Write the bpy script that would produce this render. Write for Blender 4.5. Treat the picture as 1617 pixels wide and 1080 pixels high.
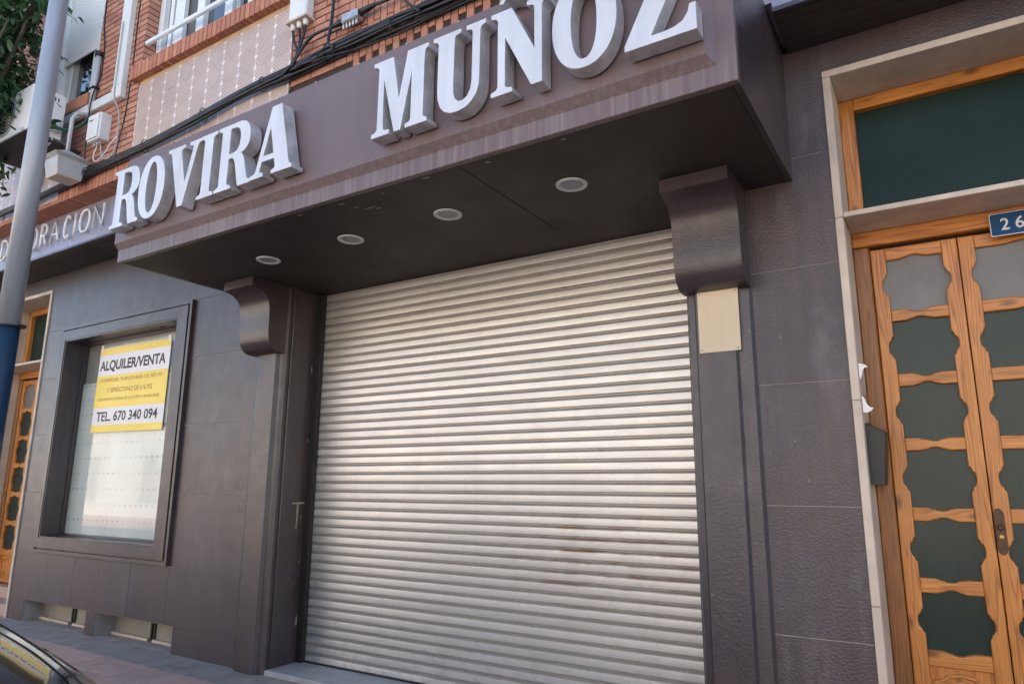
import bpy, bmesh, math, random
from mathutils import Matrix, Vector, Euler, noise

random.seed(7)
for o in list(bpy.data.objects):
    bpy.data.objects.remove(o, do_unlink=True)
scene = bpy.context.scene
COL = scene.collection
R = math.radians

# ------------------------------------------------------------------ camera
cam_d = bpy.data.cameras.new('camera')
cam = bpy.data.objects.new('camera', cam_d)
COL.objects.link(cam)
scene.camera = cam
rx = (0.8469485608, 0.5316443894, 0.0056902104)
ry = (-0.1035136899, 0.1753836476, -0.9790431513)
rz = (-0.5215007683, 0.8286101733, 0.2035734004)
cam.matrix_world = Matrix(((rx[0], -ry[0], -rz[0], 0.0),
                           (rx[1], -ry[1], -rz[1], -3.8),
                           (rx[2], -ry[2], -rz[2], 1.395),
                           (0, 0, 0, 1)))
cam_d.sensor_fit = 'HORIZONTAL'
cam_d.sensor_width = 36.0
cam_d.lens = 36.0 * 1099.1 / 1617.0
cam_d.clip_start = 0.05
cam_d.clip_end = 500
scene.render.resolution_x = 1024
scene.render.resolution_y = 683

# ------------------------------------------------------------------ world, sun, exposure
SUN_EL = R(46)
world = bpy.data.worlds.new('World')
scene.world = world
world.use_nodes = True
nt = world.node_tree
bg = nt.nodes['Background']
sky = nt.nodes.new('ShaderNodeTexSky')
sky.sky_type = 'NISHITA'
sky.sun_disc = False
sky.sun_elevation = SUN_EL
sky.sun_rotation = 0.0
sky.air_density = 1.0
sky.dust_density = 1.0
sky.ozone_density = 1.0
nt.links.new(sky.outputs[0], bg.inputs[0])
bg.inputs[1].default_value = 0.15
sun_d = bpy.data.lights.new('sun', 'SUN')
sun_d.energy = 3.9
sun_d.angle = R(0.5)
sun_d.color = (1.0, 0.95, 0.88)
sun = bpy.data.objects.new('sun', sun_d)
COL.objects.link(sun)
sun.location = (0, 20, 30)
sun.rotation_euler = Vector((0, -math.cos(SUN_EL), -math.sin(SUN_EL))).to_track_quat('-Z', 'Y').to_euler()
scene.view_settings.view_transform = 'Standard'
scene.view_settings.look = 'None'
scene.view_settings.gamma = 1.0
scene.view_settings.use_curve_mapping = False
scene.view_settings.exposure = 1.68
scene.render.engine = 'CYCLES'
scene.cycles.max_bounces = 6
scene.cycles.diffuse_bounces = 3

# ------------------------------------------------------------------ helpers
def tag(o, label=None, cat=None, group=None, kind=None):
    if label: o['label'] = label
    if cat: o['category'] = cat
    if group: o['group'] = group
    if kind: o['kind'] = kind
    return o

def empty(name, loc=(0, 0, 0), parent=None):
    o = bpy.data.objects.new(name, None)
    o.empty_display_size = 0.1
    COL.objects.link(o)
    o.location = loc
    if parent: attach(o, parent)
    return o

def attach(o, parent):
    o.parent = parent
    o.matrix_parent_inverse = parent.matrix_basis.inverted()     # every object keeps world coordinates as its own

def link(name, me, mat=None, parent=None):
    o = bpy.data.objects.new(name, me)
    COL.objects.link(o)
    if mat is not None and len(me.materials) == 0:
        me.materials.append(mat)
    if parent: attach(o, parent)
    return o

def from_bm(name, bm, mat=None, parent=None, smooth=False):
    me = bpy.data.meshes.new(name)
    bmesh.ops.recalc_face_normals(bm, faces=bm.faces)
    bm.to_mesh(me)
    bm.free()
    if smooth:
        for p in me.polygons: p.use_smooth = True
    return link(name, me, mat, parent)

def box_bm(bm, x0, x1, y0, y1, z0, z1, bevel=0.0, seg=1):
    vs = [bm.verts.new(c) for c in ((x0, y0, z0), (x1, y0, z0), (x1, y1, z0), (x0, y1, z0),
                                    (x0, y0, z1), (x1, y0, z1), (x1, y1, z1), (x0, y1, z1))]
    fs = []
    for f in ((3, 2, 1, 0), (4, 5, 6, 7), (0, 1, 5, 4), (1, 2, 6, 5), (2, 3, 7, 6), (3, 0, 4, 7)):
        fs.append(bm.faces.new([vs[i] for i in f]))
    if bevel > 0:
        es = list({e for f in fs for e in f.edges})
        bmesh.ops.bevel(bm, geom=es, offset=bevel, segments=seg, profile=0.5, affect='EDGES')
    return bm

def box(name, x0, x1, y0, y1, z0, z1, mat, parent=None, bevel=0.0, seg=1):
    bm = bmesh.new()
    box_bm(bm, min(x0, x1), max(x0, x1), min(y0, y1), max(y0, y1), min(z0, z1), max(z0, z1), bevel, seg)
    return from_bm(name, bm, mat, parent)

def prism(name, pts, axis, a, b, mat, parent=None, smooth=False, nseg=1):
    """closed 2D outline pts extruded along axis ('x': pts=(y,z), 'z': pts=(x,y), 'y': pts=(x,z))"""
    bm = bmesh.new()
    def mk(p, t):
        if axis == 'x': return (t, p[0], p[1])
        if axis == 'y': return (p[0], t, p[1])
        return (p[0], p[1], t)
    rings = []
    for i in range(nseg + 1):
        t = a + (b - a) * i / nseg
        rings.append([bm.verts.new(mk(p, t)) for p in pts])
    n = len(pts)
    for r0, r1 in zip(rings, rings[1:]):
        for i in range(n):
            bm.faces.new((r0[i], r0[(i + 1) % n], r1[(i + 1) % n], r1[i]))
    bm.faces.new(rings[0])
    bm.faces.new(list(reversed(rings[-1])))
    o = from_bm(name, bm, mat, parent)
    if smooth:
        o.data.shade_smooth() if hasattr(o.data, 'shade_smooth') else None
        me = o.data
        bm = bmesh.new(); bm.from_mesh(me)
        for f in bm.faces: f.smooth = len(f.verts) == 4
        for e in bm.edges:
            if len(e.link_faces) == 2 and e.calc_face_angle(0) > R(32): e.smooth = False
        bm.to_mesh(me); bm.free()
    return o

def tube_bm(bm, pts, rad, n=8, closed=False):
    pts = [Vector(p) for p in pts]
    m = len(pts)
    rads = rad if isinstance(rad, (list, tuple)) else [rad] * m
    rings = []
    up0 = None
    for i, p in enumerate(pts):
        if closed:
            t = (pts[(i + 1) % m] - pts[i - 1]).normalized()
        else:
            t = (pts[min(i + 1, m - 1)] - pts[max(i - 1, 0)]).normalized()
        if up0 is None:
            up0 = t.orthogonal().normalized()
        up0 = (up0 - t * up0.dot(t))
        if up0.length < 1e-6: up0 = t.orthogonal()
        up0.normalize()
        sd = t.cross(up0)
        rings.append([bm.verts.new(p + (up0 * math.cos(2 * math.pi * k / n) + sd * math.sin(2 * math.pi * k / n)) * rads[i]) for k in range(n)])
    pairs = list(zip(rings, rings[1:]))
    if closed: pairs.append((rings[-1], rings[0]))
    for a, b in pairs:
        for k in range(n):
            f = bm.faces.new((a[k], a[(k + 1) % n], b[(k + 1) % n], b[k]))
            f.smooth = True
    if not closed:
        bm.faces.new(list(reversed(rings[0])))
        bm.faces.new(rings[-1])
    return bm

def tube(name, pts, rad, mat, parent=None, n=8, closed=False):
    return from_bm(name, tube_bm(bmesh.new(), pts, rad, n, closed), mat, parent)

def spline(pts, k=6):
    """Catmull-Rom through pts"""
    P = [Vector(p) for p in pts]
    out = []
    for i in range(len(P) - 1):
        p0 = P[max(i - 1, 0)]; p1 = P[i]; p2 = P[i + 1]; p3 = P[min(i + 2, len(P) - 1)]
        for j in range(k):
            t = j / k
            out.append(0.5 * ((2 * p1) + (p2 - p0) * t + (2 * p0 - 5 * p1 + 4 * p2 - p3) * t * t + (3 * p1 - p0 - 3 * p2 + p3) * t ** 3))
    out.append(P[-1])
    return out

STAND = Matrix(((1, 0, 0, 0), (0, 0, -1, 0), (0, 1, 0, 0), (0, 0, 0, 1)))   # curve plane (x,y) -> wall plane (x,z)

def outline_mesh(name, splines, depth, bevel=0.0):
    """filled outlines (x,z) with holes, extruded by depth towards the street; back face at y=0"""
    cu = bpy.data.curves.new(name, 'CURVE')
    cu.dimensions = '2D'
    cu.fill_mode = 'BOTH'
    cu.extrude = max(depth / 2 - bevel, 0)
    cu.bevel_depth = bevel
    cu.bevel_resolution = 0 if bevel < 0.003 else 1
    if bevel: cu.offset = -bevel
    for s in splines:
        sp = cu.splines.new('POLY')
        sp.points.add(len(s) - 1)
        for p, q in zip(sp.points, s):
            p.co = (q[0], q[1], 0, 1)
        sp.use_cyclic_u = True
    return _curve_to_mesh(name, cu, depth)

def _curve_to_mesh(name, cu, depth):
    o = bpy.data.objects.new('tmp', cu)
    COL.objects.link(o)
    dg = bpy.context.evaluated_depsgraph_get()
    me = bpy.data.meshes.new_from_object(o.evaluated_get(dg))
    bpy.data.objects.remove(o, do_unlink=True)
    bpy.data.curves.remove(cu)
    me.name = name
    for p in me.polygons: p.use_smooth = True
    me.set_sharp_from_angle(angle=R(28))
    me.transform(STAND)
    me.transform(Matrix.Translation((0, -depth / 2, 0)))
    me.update()
    return me

def text_mesh(name, txt, width, height, depth=0.0008, bold=0.0):
    """lettering fitted to width x height, lower left corner at the origin"""
    cu = bpy.data.curves.new(name, 'FONT')
    cu.body = txt
    cu.size = 1.0
    cu.offset = bold
    cu.resolution_u = 3
    cu.extrude = 0.0
    me = _curve_to_mesh(name, cu, 0)
    xs = [v.co.x for v in me.vertices]; zs = [v.co.z for v in me.vertices]
    sx = width / (max(xs) - min(xs)); sz = height / (max(zs) - min(zs))
    me.transform(Matrix.Translation((-min(xs), 0, -min(zs))))
    me.transform(Matrix.Diagonal((sx, 1, sz, 1)))
    bm = bmesh.new(); bm.from_mesh(me)
    bmesh.ops.remove_doubles(bm, verts=bm.verts, dist=1e-5)
    r = bmesh.ops.extrude_face_region(bm, geom=list(bm.faces))
    for g in r['geom']:
        if isinstance(g, bmesh.types.BMVert): g.co.y -= depth
    bmesh.ops.recalc_face_normals(bm, faces=bm.faces)
    bm.to_mesh(me); bm.free()
    return me

def arc(cx, cy, rx_, ry_, a0, a1, n=12):
    return [(cx + rx_ * math.cos(R(a0 + (a1 - a0) * i / n)), cy + ry_ * math.sin(R(a0 + (a1 - a0) * i / n))) for i in range(n + 1)]

# ------------------------------------------------------------------ materials
class MN:
    def __init__(self, name):
        self.m = bpy.data.materials.new(name)
        self.m.use_nodes = True
        self.t = self.m.node_tree
        self.b = self.t.nodes['Principled BSDF']
        self.out = self.t.nodes['Material Output']
    def n(self, typ, **kw):
        nd = self.t.nodes.new(typ)
        for k, v in kw.items(): setattr(nd, k, v)
        return nd
    def l(self, a, b): self.t.links.new(a, b)
    def coord(self, kind='pos', scale=(1, 1, 1), loc=(0, 0, 0)):
        if kind == 'pos':
            src = self.n('ShaderNodeNewGeometry').outputs['Position']
        else:
            src = self.n('ShaderNodeTexCoord').outputs['Object']
        mp = self.n('ShaderNodeMapping')
        mp.inputs['Scale'].default_value = scale
        mp.inputs['Location'].default_value = loc
        self.l(src, mp.inputs['Vector'])
        return mp.outputs['Vector']
    def noise(self, vec, scale=5, detail=5, rough=0.6, dist=0.0):
        nd = self.n('ShaderNodeTexNoise')
        nd.inputs['Scale'].default_value = scale
        nd.inputs['Detail'].default_value = detail
        nd.inputs['Roughness'].default_value = rough
        nd.inputs['Distortion'].default_value = dist
        self.l(vec, nd.inputs['Vector'])
        return nd.outputs['Fac']
    def ramp(self, fac, stops):
        nd = self.n('ShaderNodeValToRGB')
        el = nd.color_ramp.elements
        while len(el) < len(stops): el.new(0.5)
        for e, (p, c) in zip(el, stops):
            e.position = p
            e.color = (c[0], c[1], c[2], 1) if isinstance(c, (tuple, list)) else (c, c, c, 1)
        self.l(fac, nd.inputs['Fac'])
        return nd.outputs['Color']
    def mix(self, fac, a, b, mode='MIX'):
        nd = self.n('ShaderNodeMix', data_type='RGBA', blend_type=mode)
        for s, v in ((0, fac), (6, a), (7, b)):
            if hasattr(v, 'links'): self.l(v, nd.inputs[s])
            elif isinstance(v, (tuple, list)): nd.inputs[s].default_value = (v[0], v[1], v[2], 1)
            else: nd.inputs[s].default_value = v
        return nd.outputs[2]
    def math(self, op, a, b=0.0):
        nd = self.n('ShaderNodeMath', operation=op)
        for i, v in enumerate((a, b)):
            if hasattr(v, 'links'): self.l(v, nd.inputs[i])
            else: nd.inputs[i].default_value = v
        return nd.outputs[0]
    def col(self, c):
        if hasattr(c, 'links'): self.l(c, self.b.inputs['Base Color'])
        else: self.b.inputs['Base Color'].default_value = (c[0], c[1], c[2], 1)
    def bump(self, h, strength=0.3, dist=0.01, prev=None):
        nd = self.n('ShaderNodeBump')
        nd.inputs['Strength'].default_value = strength
        nd.inputs['Distance'].default_value = dist
        self.l(h, nd.inputs['Height'])
        if prev is not None: self.l(prev, nd.inputs['Normal'])
        self.l(nd.outputs['Normal'], self.b.inputs['Normal'])
        return nd.outputs['Normal']
    def set(self, **kw):
        for k, v in kw.items():
            k = {'rough': 'Roughness', 'metal': 'Metallic', 'spec': 'Specular IOR Level', 'coat': 'Coat Weight', 'coatr': 'Coat Roughness', 'trans': 'Transmission Weight', 'ior': 'IOR', 'alpha': 'Alpha'}[k]
            if hasattr(v, 'links'): self.l(v, self.b.inputs[k])
            else: self.b.inputs[k].default_value = v

def mk(name, c, rough=0.6, metal=0.0, var=0.12, vscale=4, bump=0.0, bscale=60, bdist=0.004, streak=0.0, objrand=0.0, stretch=(1, 1, 1), coord='pos', spec=0.5, coat=0.0, tint=None):
    M = MN(name)
    v = M.coord(coord)
    n1 = M.noise(v, vscale, 3)
    f = M.ramp(n1, [(0.25, 1 - var), (0.75, 1 + var)])
    cc = M.mix(1.0, c, f, 'MULTIPLY')
    if tint:
        n2 = M.noise(M.coord(coord, loc=(7, 3, 1)), vscale * 0.6, 4)
        cc = M.mix(M.ramp(n2, [(0.42, 0.0), (0.7, 0.7)]), cc, tint)
    if streak:
        n3 = M.noise(M.coord(coord, scale=(9, 9, 0.55)), 1.6, 5)
        cc = M.mix(1.0, cc, M.ramp(n3, [(0.3, 1 - streak), (0.55, 1.0), (0.8, 1 + streak * 0.6)]), 'MULTIPLY')
    if objrand:
        oi = M.n('ShaderNodeObjectInfo').outputs['Random']
        cc = M.mix(1.0, cc, M.ramp(oi, [(0, 1 - objrand), (1, 1 + objrand)]), 'MULTIPLY')
    M.col(cc)
    M.set(rough=rough, metal=metal, spec=spec, coat=coat)
    if rough > 0.15 and metal == 0:
        M.set(rough=M.ramp(n1, [(0.2, min(1, rough + 0.1)), (0.8, max(0.05, rough - 0.12))]))
    if bump:
        b = M.noise(M.coord(coord, scale=stretch), bscale, 2)
        M.bump(b, bump, bdist)
    return M.m

def wall_paint(name, c, bump, bscale, rough, streak, scuff):
    """dark painted cladding with rain streaks, chalky bloom and scuffs"""
    M = MN(name)
    v = M.coord('pos')
    big = M.noise(v, 1.3, 3, 0.65)
    mid = M.noise(v, 7, 4, 0.7)
    hue = M.noise(M.coord('pos', scale=(1, 1, 0.7), loc=(5, 2, 9)), 1.1, 4, 0.6)
    cc = M.mix(M.ramp(hue, [(0.38, 0.0), (0.62, 1.0)]), (c[0] * 1.12, c[1] * 1.0, c[2] * 0.9), (c[0] * 0.84, c[1] * 0.92, c[2] * 1.12))
    cc = M.mix(1.0, cc, M.ramp(big, [(0.28, 0.74), (0.72, 1.25)]), 'MULTIPLY')
    cc = M.mix(1.0, cc, M.ramp(mid, [(0.25, 0.88), (0.75, 1.12)]), 'MULTIPLY')
    st = M.noise(M.coord('pos', scale=(11, 11, 0.5)), 1.5, 5, 0.6)
    cc = M.mix(1.0, cc, M.ramp(st, [(0.28, 1 - streak), (0.5, 1.0), (0.78, 1 + streak)]), 'MULTIPLY')
    bl = M.noise(M.coord('pos', scale=(3.5, 3.5, 1.1), loc=(3, 1, 5)), 1.4, 6, 0.7)
    cc = M.mix(M.ramp(bl, [(0.55, 0.0), (0.8, scuff)]), cc, (0.15, 0.135, 0.15))
    sp = M.noise(M.coord('pos', loc=(11, 0, 2)), 26, 3, 0.5)
    cc = M.mix(M.ramp(sp, [(0.70, 0.0), (0.76, scuff * 0.9)]), cc, (0.24, 0.21, 0.2))
    oi = M.n('ShaderNodeObjectInfo').outputs['Random']
    cc = M.mix(1.0, cc, M.ramp(oi, [(0, 0.88), (1, 1.12)]), 'MULTIPLY')
    gr = M.noise(M.coord('pos', scale=(0.85, 1, 1.2), loc=(0.3, 0, 0.2)), bscale, 2, 0.6)
    cc = M.mix(1.0, cc, M.ramp(gr, [(0.3, 1 - bump * 0.8), (0.7, 1 + bump * 0.9)]), 'MULTIPLY')
    M.col(cc)
    M.set(rough=M.ramp(mid, [(0.2, rough + 0.10), (0.8, rough - 0.08)]), spec=0.68)
    h = M.noise(M.coord('pos', scale=(0.85, 1, 1.2)), bscale, 3, 0.62)
    M.bump(M.ramp(h, [(0.3, 0.0), (0.7, 1.0)]), bump, 0.006)
    return M.m

def wood(name, axis, dark=1.0, c0=(0.62, 0.25, 0.050), c1=(0.36, 0.115, 0.020)):
    M = MN(name)
    sc = {'z': (22, 22, 1.0), 'x': (1.0, 22, 22)}[axis]
    oi = M.n('ShaderNodeObjectInfo').outputs['Random']
    src = M.n('ShaderNodeNewGeometry').outputs['Position']
    add = M.n('ShaderNodeVectorMath', operation='ADD')
    M.l(src, add.inputs[0])
    comb = M.n('ShaderNodeCombineXYZ')
    for i in range(3): M.l(M.math('MULTIPLY', oi, 7.3 + i * 3.1), comb.inputs[i])
    M.l(comb.outputs[0], add.inputs[1])
    mp = M.n('ShaderNodeMapping')
    mp.inputs['Scale'].default_value = sc
    M.l(add.outputs[0], mp.inputs['Vector'])
    v = mp.outputs['Vector']
    warp = M.noise(v, 0.55, 2, 0.4)
    rings = M.math('FRACT', M.math('MULTIPLY', warp, 17.0))
    g = M.ramp(rings, [(0.0, c0), (0.55, (c0[0] * 0.88, c0[1] * 0.82, c0[2] * 0.74)), (0.86, c1), (1.0, c0)])
    fib = M.noise(v, 7, 3, 0.6)
    g = M.mix(1.0, g, M.ramp(fib, [(0.3, 0.86), (0.7, 1.1)]), 'MULTIPLY')
    big = M.noise(M.coord('pos'), 2.2, 4)
    g = M.mix(1.0, g, M.ramp(big, [(0.25, 0.8 * dark), (0.75, 1.15 * dark)]), 'MULTIPLY')
    kn = M.n('ShaderNodeTexVoronoi')
    kn.inputs['Scale'].default_value = 1.0
    mp2 = M.n('ShaderNodeMapping')
    mp2.inputs['Scale'].default_value = {'z': (7, 7, 3.2), 'x': (3.2, 7, 7)}[axis]
    M.l(add.outputs[0], mp2.inputs['Vector'])
    M.l(mp2.outputs['Vector'], kn.inputs['Vector'])
    g = M.mix(M.ramp(kn.outputs['Distance'], [(0.07, 0.75), (0.17, 0.0)]), g, (0.07, 0.025, 0.01))
    M.col(g)
    M.set(rough=0.38, spec=0.5, coat=0.15, coatr=0.25)
    M.bump(fib, 0.12, 0.002)
    return M.m

WALL = (0.057, 0.041, 0.042)
m_clad = wall_paint('rough_dark_cladding', WALL, 0.27, 80, 0.34, 0.24, 0.6)
m_clad_s = wall_paint('smooth_dark_cladding', (0.050, 0.037, 0.039), 0.08, 55, 0.37, 0.18, 0.36)
m_paint = wall_paint('dark_render_paint', (0.049, 0.036, 0.037), 0.15, 75, 0.32, 0.16, 0.34)
m_soffit = mk('soffit_paint', (0.043, 0.031, 0.026), 0.6, var=0.14, vscale=2.2, bump=0.1, bscale=40)
m_band = mk('lilac_band_panel', (0.30, 0.29, 0.37), 0.3, var=0.12, vscale=2, streak=0.1)
m_joint = mk('joint_grout', (0.34, 0.30, 0.28), 0.9, var=0.2, vscale=9)
m_gap = mk('dark_gap', (0.012, 0.011, 0.011), 0.8)
m_core = mk('building_core', (0.06, 0.055, 0.05), 0.9)

def fascia_mat():
    M = MN('canopy_fascia_paint')
    v = M.coord('pos')
    big = M.noise(v, 1.1, 5)
    cc = M.mix(1.0, (0.162, 0.116, 0.116), M.ramp(big, [(0.28, 0.84), (0.72, 1.14)]), 'MULTIPLY')
    st = M.noise(M.coord('pos', scale=(34, 34, 0.8)), 1.2, 4, 0.6)
    z = M.n('ShaderNodeSeparateXYZ')
    M.l(M.n('ShaderNodeNewGeometry').outputs['Position'], z.inputs[0])
    low = M.ramp(M.math('SUBTRACT', z.outputs[2], 3.0), [(0.12, 1.0), (0.22, 0.0)])
    f = M.math('MULTIPLY', low, M.ramp(st, [(0.45, 0.0), (0.70, 0.45)]))
    cc = M.mix(f, cc, (0.34, 0.28, 0.27))
    f2 = M.ramp(M.noise(M.coord('pos', scale=(14, 14, 0.5), loc=(4, 4, 4)), 1.0, 4), [(0.5, 0.0), (0.75, 0.18)])
    cc = M.mix(f2, cc, (0.06, 0.045, 0.047))
    M.col(cc)
    M.set(rough=0.45, spec=0.5)
    M.bump(M.noise(v, 50, 3), 0.06, 0.002)
    return M.m
m_fascia = fascia_mat()

def shutter_mat():
    M = MN('galvanised_slat')
    v = M.coord('pos')
    oi = M.n('ShaderNodeObjectInfo').outputs['Random']
    patch = M.noise(M.coord('pos', scale=(2.2, 1, 9)), 1.6, 5, 0.6)
    fine = M.noise(M.coord('pos', scale=(14, 1, 60)), 2.5, 4, 0.6)
    cc = M.mix(1.0, (0.74, 0.715, 0.665), M.ramp(patch, [(0.25, 0.93), (0.75, 1.04)]), 'MULTIPLY')
    cc = M.mix(1.0, cc, M.ramp(oi, [(0, 0.9), (1, 1.06)]), 'MULTIPLY')
    cc = M.mix(1.0, cc, M.ramp(fine, [(0.3, 0.93), (0.7, 1.04)]), 'MULTIPLY')
    # hand-height dirt and rust
    xyz = M.n('ShaderNodeSeparateXYZ')
    M.l(v, xyz.inputs[0])
    dx = M.math('MULTIPLY', M.math('ADD', xyz.outputs[0], 1.95), 1.15)
    dz = M.math('MULTIPLY', M.math('ADD', xyz.outputs[2], -0.95), 2.6)
    dd = M.math('SQRT', M.math('ADD', M.math('MULTIPLY', dx, dx), M.math('MULTIPLY', dz, dz)))
    area = M.ramp(dd, [(0.15, 1.0), (1.0, 0.0)])
    rn = M.noise(M.coord('pos', scale=(5, 1, 26)), 1.1, 3, 0.6)
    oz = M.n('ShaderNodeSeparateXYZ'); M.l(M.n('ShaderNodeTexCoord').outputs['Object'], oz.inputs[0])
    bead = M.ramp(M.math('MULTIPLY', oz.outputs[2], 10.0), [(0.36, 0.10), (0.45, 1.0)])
    knuckle = M.ramp(M.math('MULTIPLY', oz.outputs[2], 10.0), [(0.430, 0.0), (0.434, 1.0)])     # dull oxidised hinge of each slat, plus groove shade painted into its colour
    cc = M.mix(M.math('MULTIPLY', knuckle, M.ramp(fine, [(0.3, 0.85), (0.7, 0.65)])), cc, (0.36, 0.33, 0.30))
    rust = M.math('MULTIPLY', M.math('MULTIPLY', area, bead), M.ramp(rn, [(0.45, 0.0), (0.60, 0.9)]))
    cc = M.mix(rust, cc, (0.26, 0.165, 0.10))
    drip = M.noise(M.coord('pos', scale=(7, 1, 0.35), loc=(2, 0, 0)), 1.3, 5, 0.65)
    cc = M.mix(1.0, cc, M.ramp(drip, [(0.28, 0.95), (0.48, 1.0), (0.8, 1.02)]), 'MULTIPLY')
    spl = M.math('MULTIPLY', M.ramp(xyz.outputs[2], [(0.05, 1.0), (0.55, 0.0)]), M.ramp(M.noise(M.coord('pos', scale=(1, 1, 2)), 9, 5, 0.7), [(0.45, 0.0), (0.7, 0.6)]))
    cc = M.mix(spl, cc, (0.36, 0.34, 0.31))
    edge = M.math('MULTIPLY', M.ramp(M.math('ADD', xyz.outputs[0], 4.6), [(0.03, 1.0), (0.32, 0.0)]), M.ramp(M.noise(M.coord('pos', scale=(4, 1, 14)), 1.5, 4), [(0.4, 0.0), (0.65, 0.8)]))
    cc = M.mix(edge, cc, (0.30, 0.31, 0.32))
    M.col(cc)
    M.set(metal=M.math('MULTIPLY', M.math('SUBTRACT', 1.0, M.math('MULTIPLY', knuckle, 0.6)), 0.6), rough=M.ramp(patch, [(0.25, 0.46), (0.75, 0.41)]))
    return M.m
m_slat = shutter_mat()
m_rail = mk('shutter_guide_steel', (0.03, 0.026, 0.024), 0.5, metal=0.3, var=0.3, vscale=14)
m_cream = mk('cream_stone', (0.62, 0.51, 0.40), 0.6, var=0.12, vscale=6, streak=0.10, bump=0.1, bscale=45, tint=(0.42, 0.35, 0.28))
m_wood_z = wood('varnished_pine_upright', 'z')
m_wood_x = wood('varnished_pine_rail', 'x')
m_wood_dk = wood('weathered_pine_post', 'z', 0.72, (0.44, 0.18, 0.05), (0.26, 0.09, 0.022))
m_letter = mk('letter_face_brushed', (0.72, 0.69, 0.66), 0.36, metal=0.35, var=0.10, vscale=3.5, streak=0.10)
m_letter_side = mk('letter_return_metal', (0.66, 0.67, 0.68), 0.33, metal=0.45, var=0.16, vscale=14, tint=(0.38, 0.37, 0.35))
m_thin = mk('white_tube_letter', (0.86, 0.85, 0.82), 0.4, var=0.15, vscale=9)
m_white = mk('white_enamel', (0.74, 0.74, 0.72), 0.35, var=0.05, vscale=5, streak=0.05)
m_white_al = mk('white_aluminium', (0.78, 0.78, 0.76), 0.35, var=0.05, vscale=6)
m_grey_pl = mk('grey_plastic', (0.46, 0.47, 0.47), 0.45, var=0.08, vscale=8, streak=0.08)
m_cable = mk('black_cable', (0.014, 0.015, 0.017), 0.45, var=0.3, vscale=20)
m_black = mk('black_plastic', (0.013, 0.013, 0.014), 0.4, var=0.2, vscale=20)
m_granite = mk('pink_granite', (0.40, 0.27, 0.22), 0.5, var=0.25, vscale=60)
m_marble = mk('threshold_marble', (0.44, 0.41, 0.38), 0.5, var=0.16, vscale=9, streak=0.1)
m_ring = mk('downlight_ring', (0.66, 0.66, 0.65), 0.4, metal=0.3, var=0.06)
m_lens = mk('downlight_frosted_glass', (0.36, 0.37, 0.37), 0.35, var=0.05)
m_plate = mk('cream_blank_plate', (0.66, 0.53, 0.36), 0.55, var=0.05, vscale=5, streak=0.06)
m_screw = mk('screw', (0.12, 0.11, 0.1), 0.5, metal=0.6)
m_bronze = mk('aged_bronze', (0.085, 0.05, 0.03), 0.45, metal=0.6, var=0.3, vscale=30)
m_brass = mk('lock_brass', (0.50, 0.36, 0.13), 0.35, metal=0.9)
m_mail = mk('dark_grey_mailbox', (0.016, 0.018, 0.017), 0.45, var=0.1)
m_paper = mk('white_paper', (0.82, 0.80, 0.76), 0.7, var=0.04)
m_red = mk('red_leaflet', (0.50, 0.03, 0.03), 0.6)
m_orange = mk('orange_leaflet', (0.66, 0.16, 0.04), 0.6)
m_yellow = mk('sign_yellow', (0.93, 0.68, 0.10), 0.45, var=0.04, vscale=3)
m_sign_w = mk('sign_white', (0.80, 0.78, 0.75), 0.45, var=0.03)
m_ink = mk('sign_black_print', (0.07, 0.06, 0.065), 0.5)
m_ink2 = mk('sign_brown_print', (0.40, 0.27, 0.07), 0.5)
m_blue = mk('number_plate_blue', (0.005, 0.055, 0.16), 0.5, var=0.1, spec=0.25)
m_plaster = mk('cream_plaster_strip', (0.52, 0.36, 0.22), 0.8, var=0.15, vscale=8)

def brick_mat(name, c):
    M = MN(name)
    oi = M.n('ShaderNodeObjectInfo').outputs['Random']
    v = M.coord('pos')
    n1 = M.noise(v, 22, 5)
    cc = M.ramp(oi, [(0.0, (c[0] * 0.82, c[1] * 0.8, c[2] * 0.82)), (0.5, c), (1.0, (c[0] * 1.12, c[1] * 1.22, c[2] * 1.2))])
    cc = M.mix(1.0, cc, M.ramp(n1, [(0.25, 0.84), (0.75, 1.14)]), 'MULTIPLY')
    M.col(cc)
    M.set(rough=0.8, spec=0.3)
    M.bump(M.noise(v, 130, 3), 0.2, 0.003)
    return M.m
m_brick = brick_mat('red_brick', (0.46, 0.215, 0.145))
m_brick_s = brick_mat('soldier_brick', (0.47, 0.20, 0.125))
m_mortar = mk('dark_mortar', (0.045, 0.030, 0.027), 0.9, var=0.2, vscale=30)

def brick_far():
    M = MN('brickwork_far')
    src = M.n('ShaderNodeNewGeometry').outputs['Position']
    sp = M.n('ShaderNodeSeparateXYZ'); M.l(src, sp.inputs[0])
    cb = M.n('ShaderNodeCombineXYZ'); M.l(sp.outputs[0], cb.inputs[0]); M.l(sp.outputs[2], cb.inputs[1])
    bt = M.n('ShaderNodeTexBrick')
    M.l(cb.outputs[0], bt.inputs['Vector'])
    bt.inputs['Color1'].default_value = (0.44, 0.21, 0.155, 1)
    bt.inputs['Color2'].default_value = (0.37, 0.17, 0.12, 1)
    bt.inputs['Mortar'].default_value = (0.05, 0.034, 0.03, 1)
    bt.inputs['Scale'].default_value = 1.0
    bt.inputs['Mortar Size'].default_value = 0.005
    bt.inputs['Brick Width'].default_value = 0.25
    bt.inputs['Row Height'].default_value = 0.063
    M.col(bt.outputs['Color'])
    M.set(rough=0.85)
    return M.m
m_brick_far = brick_far()

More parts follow.
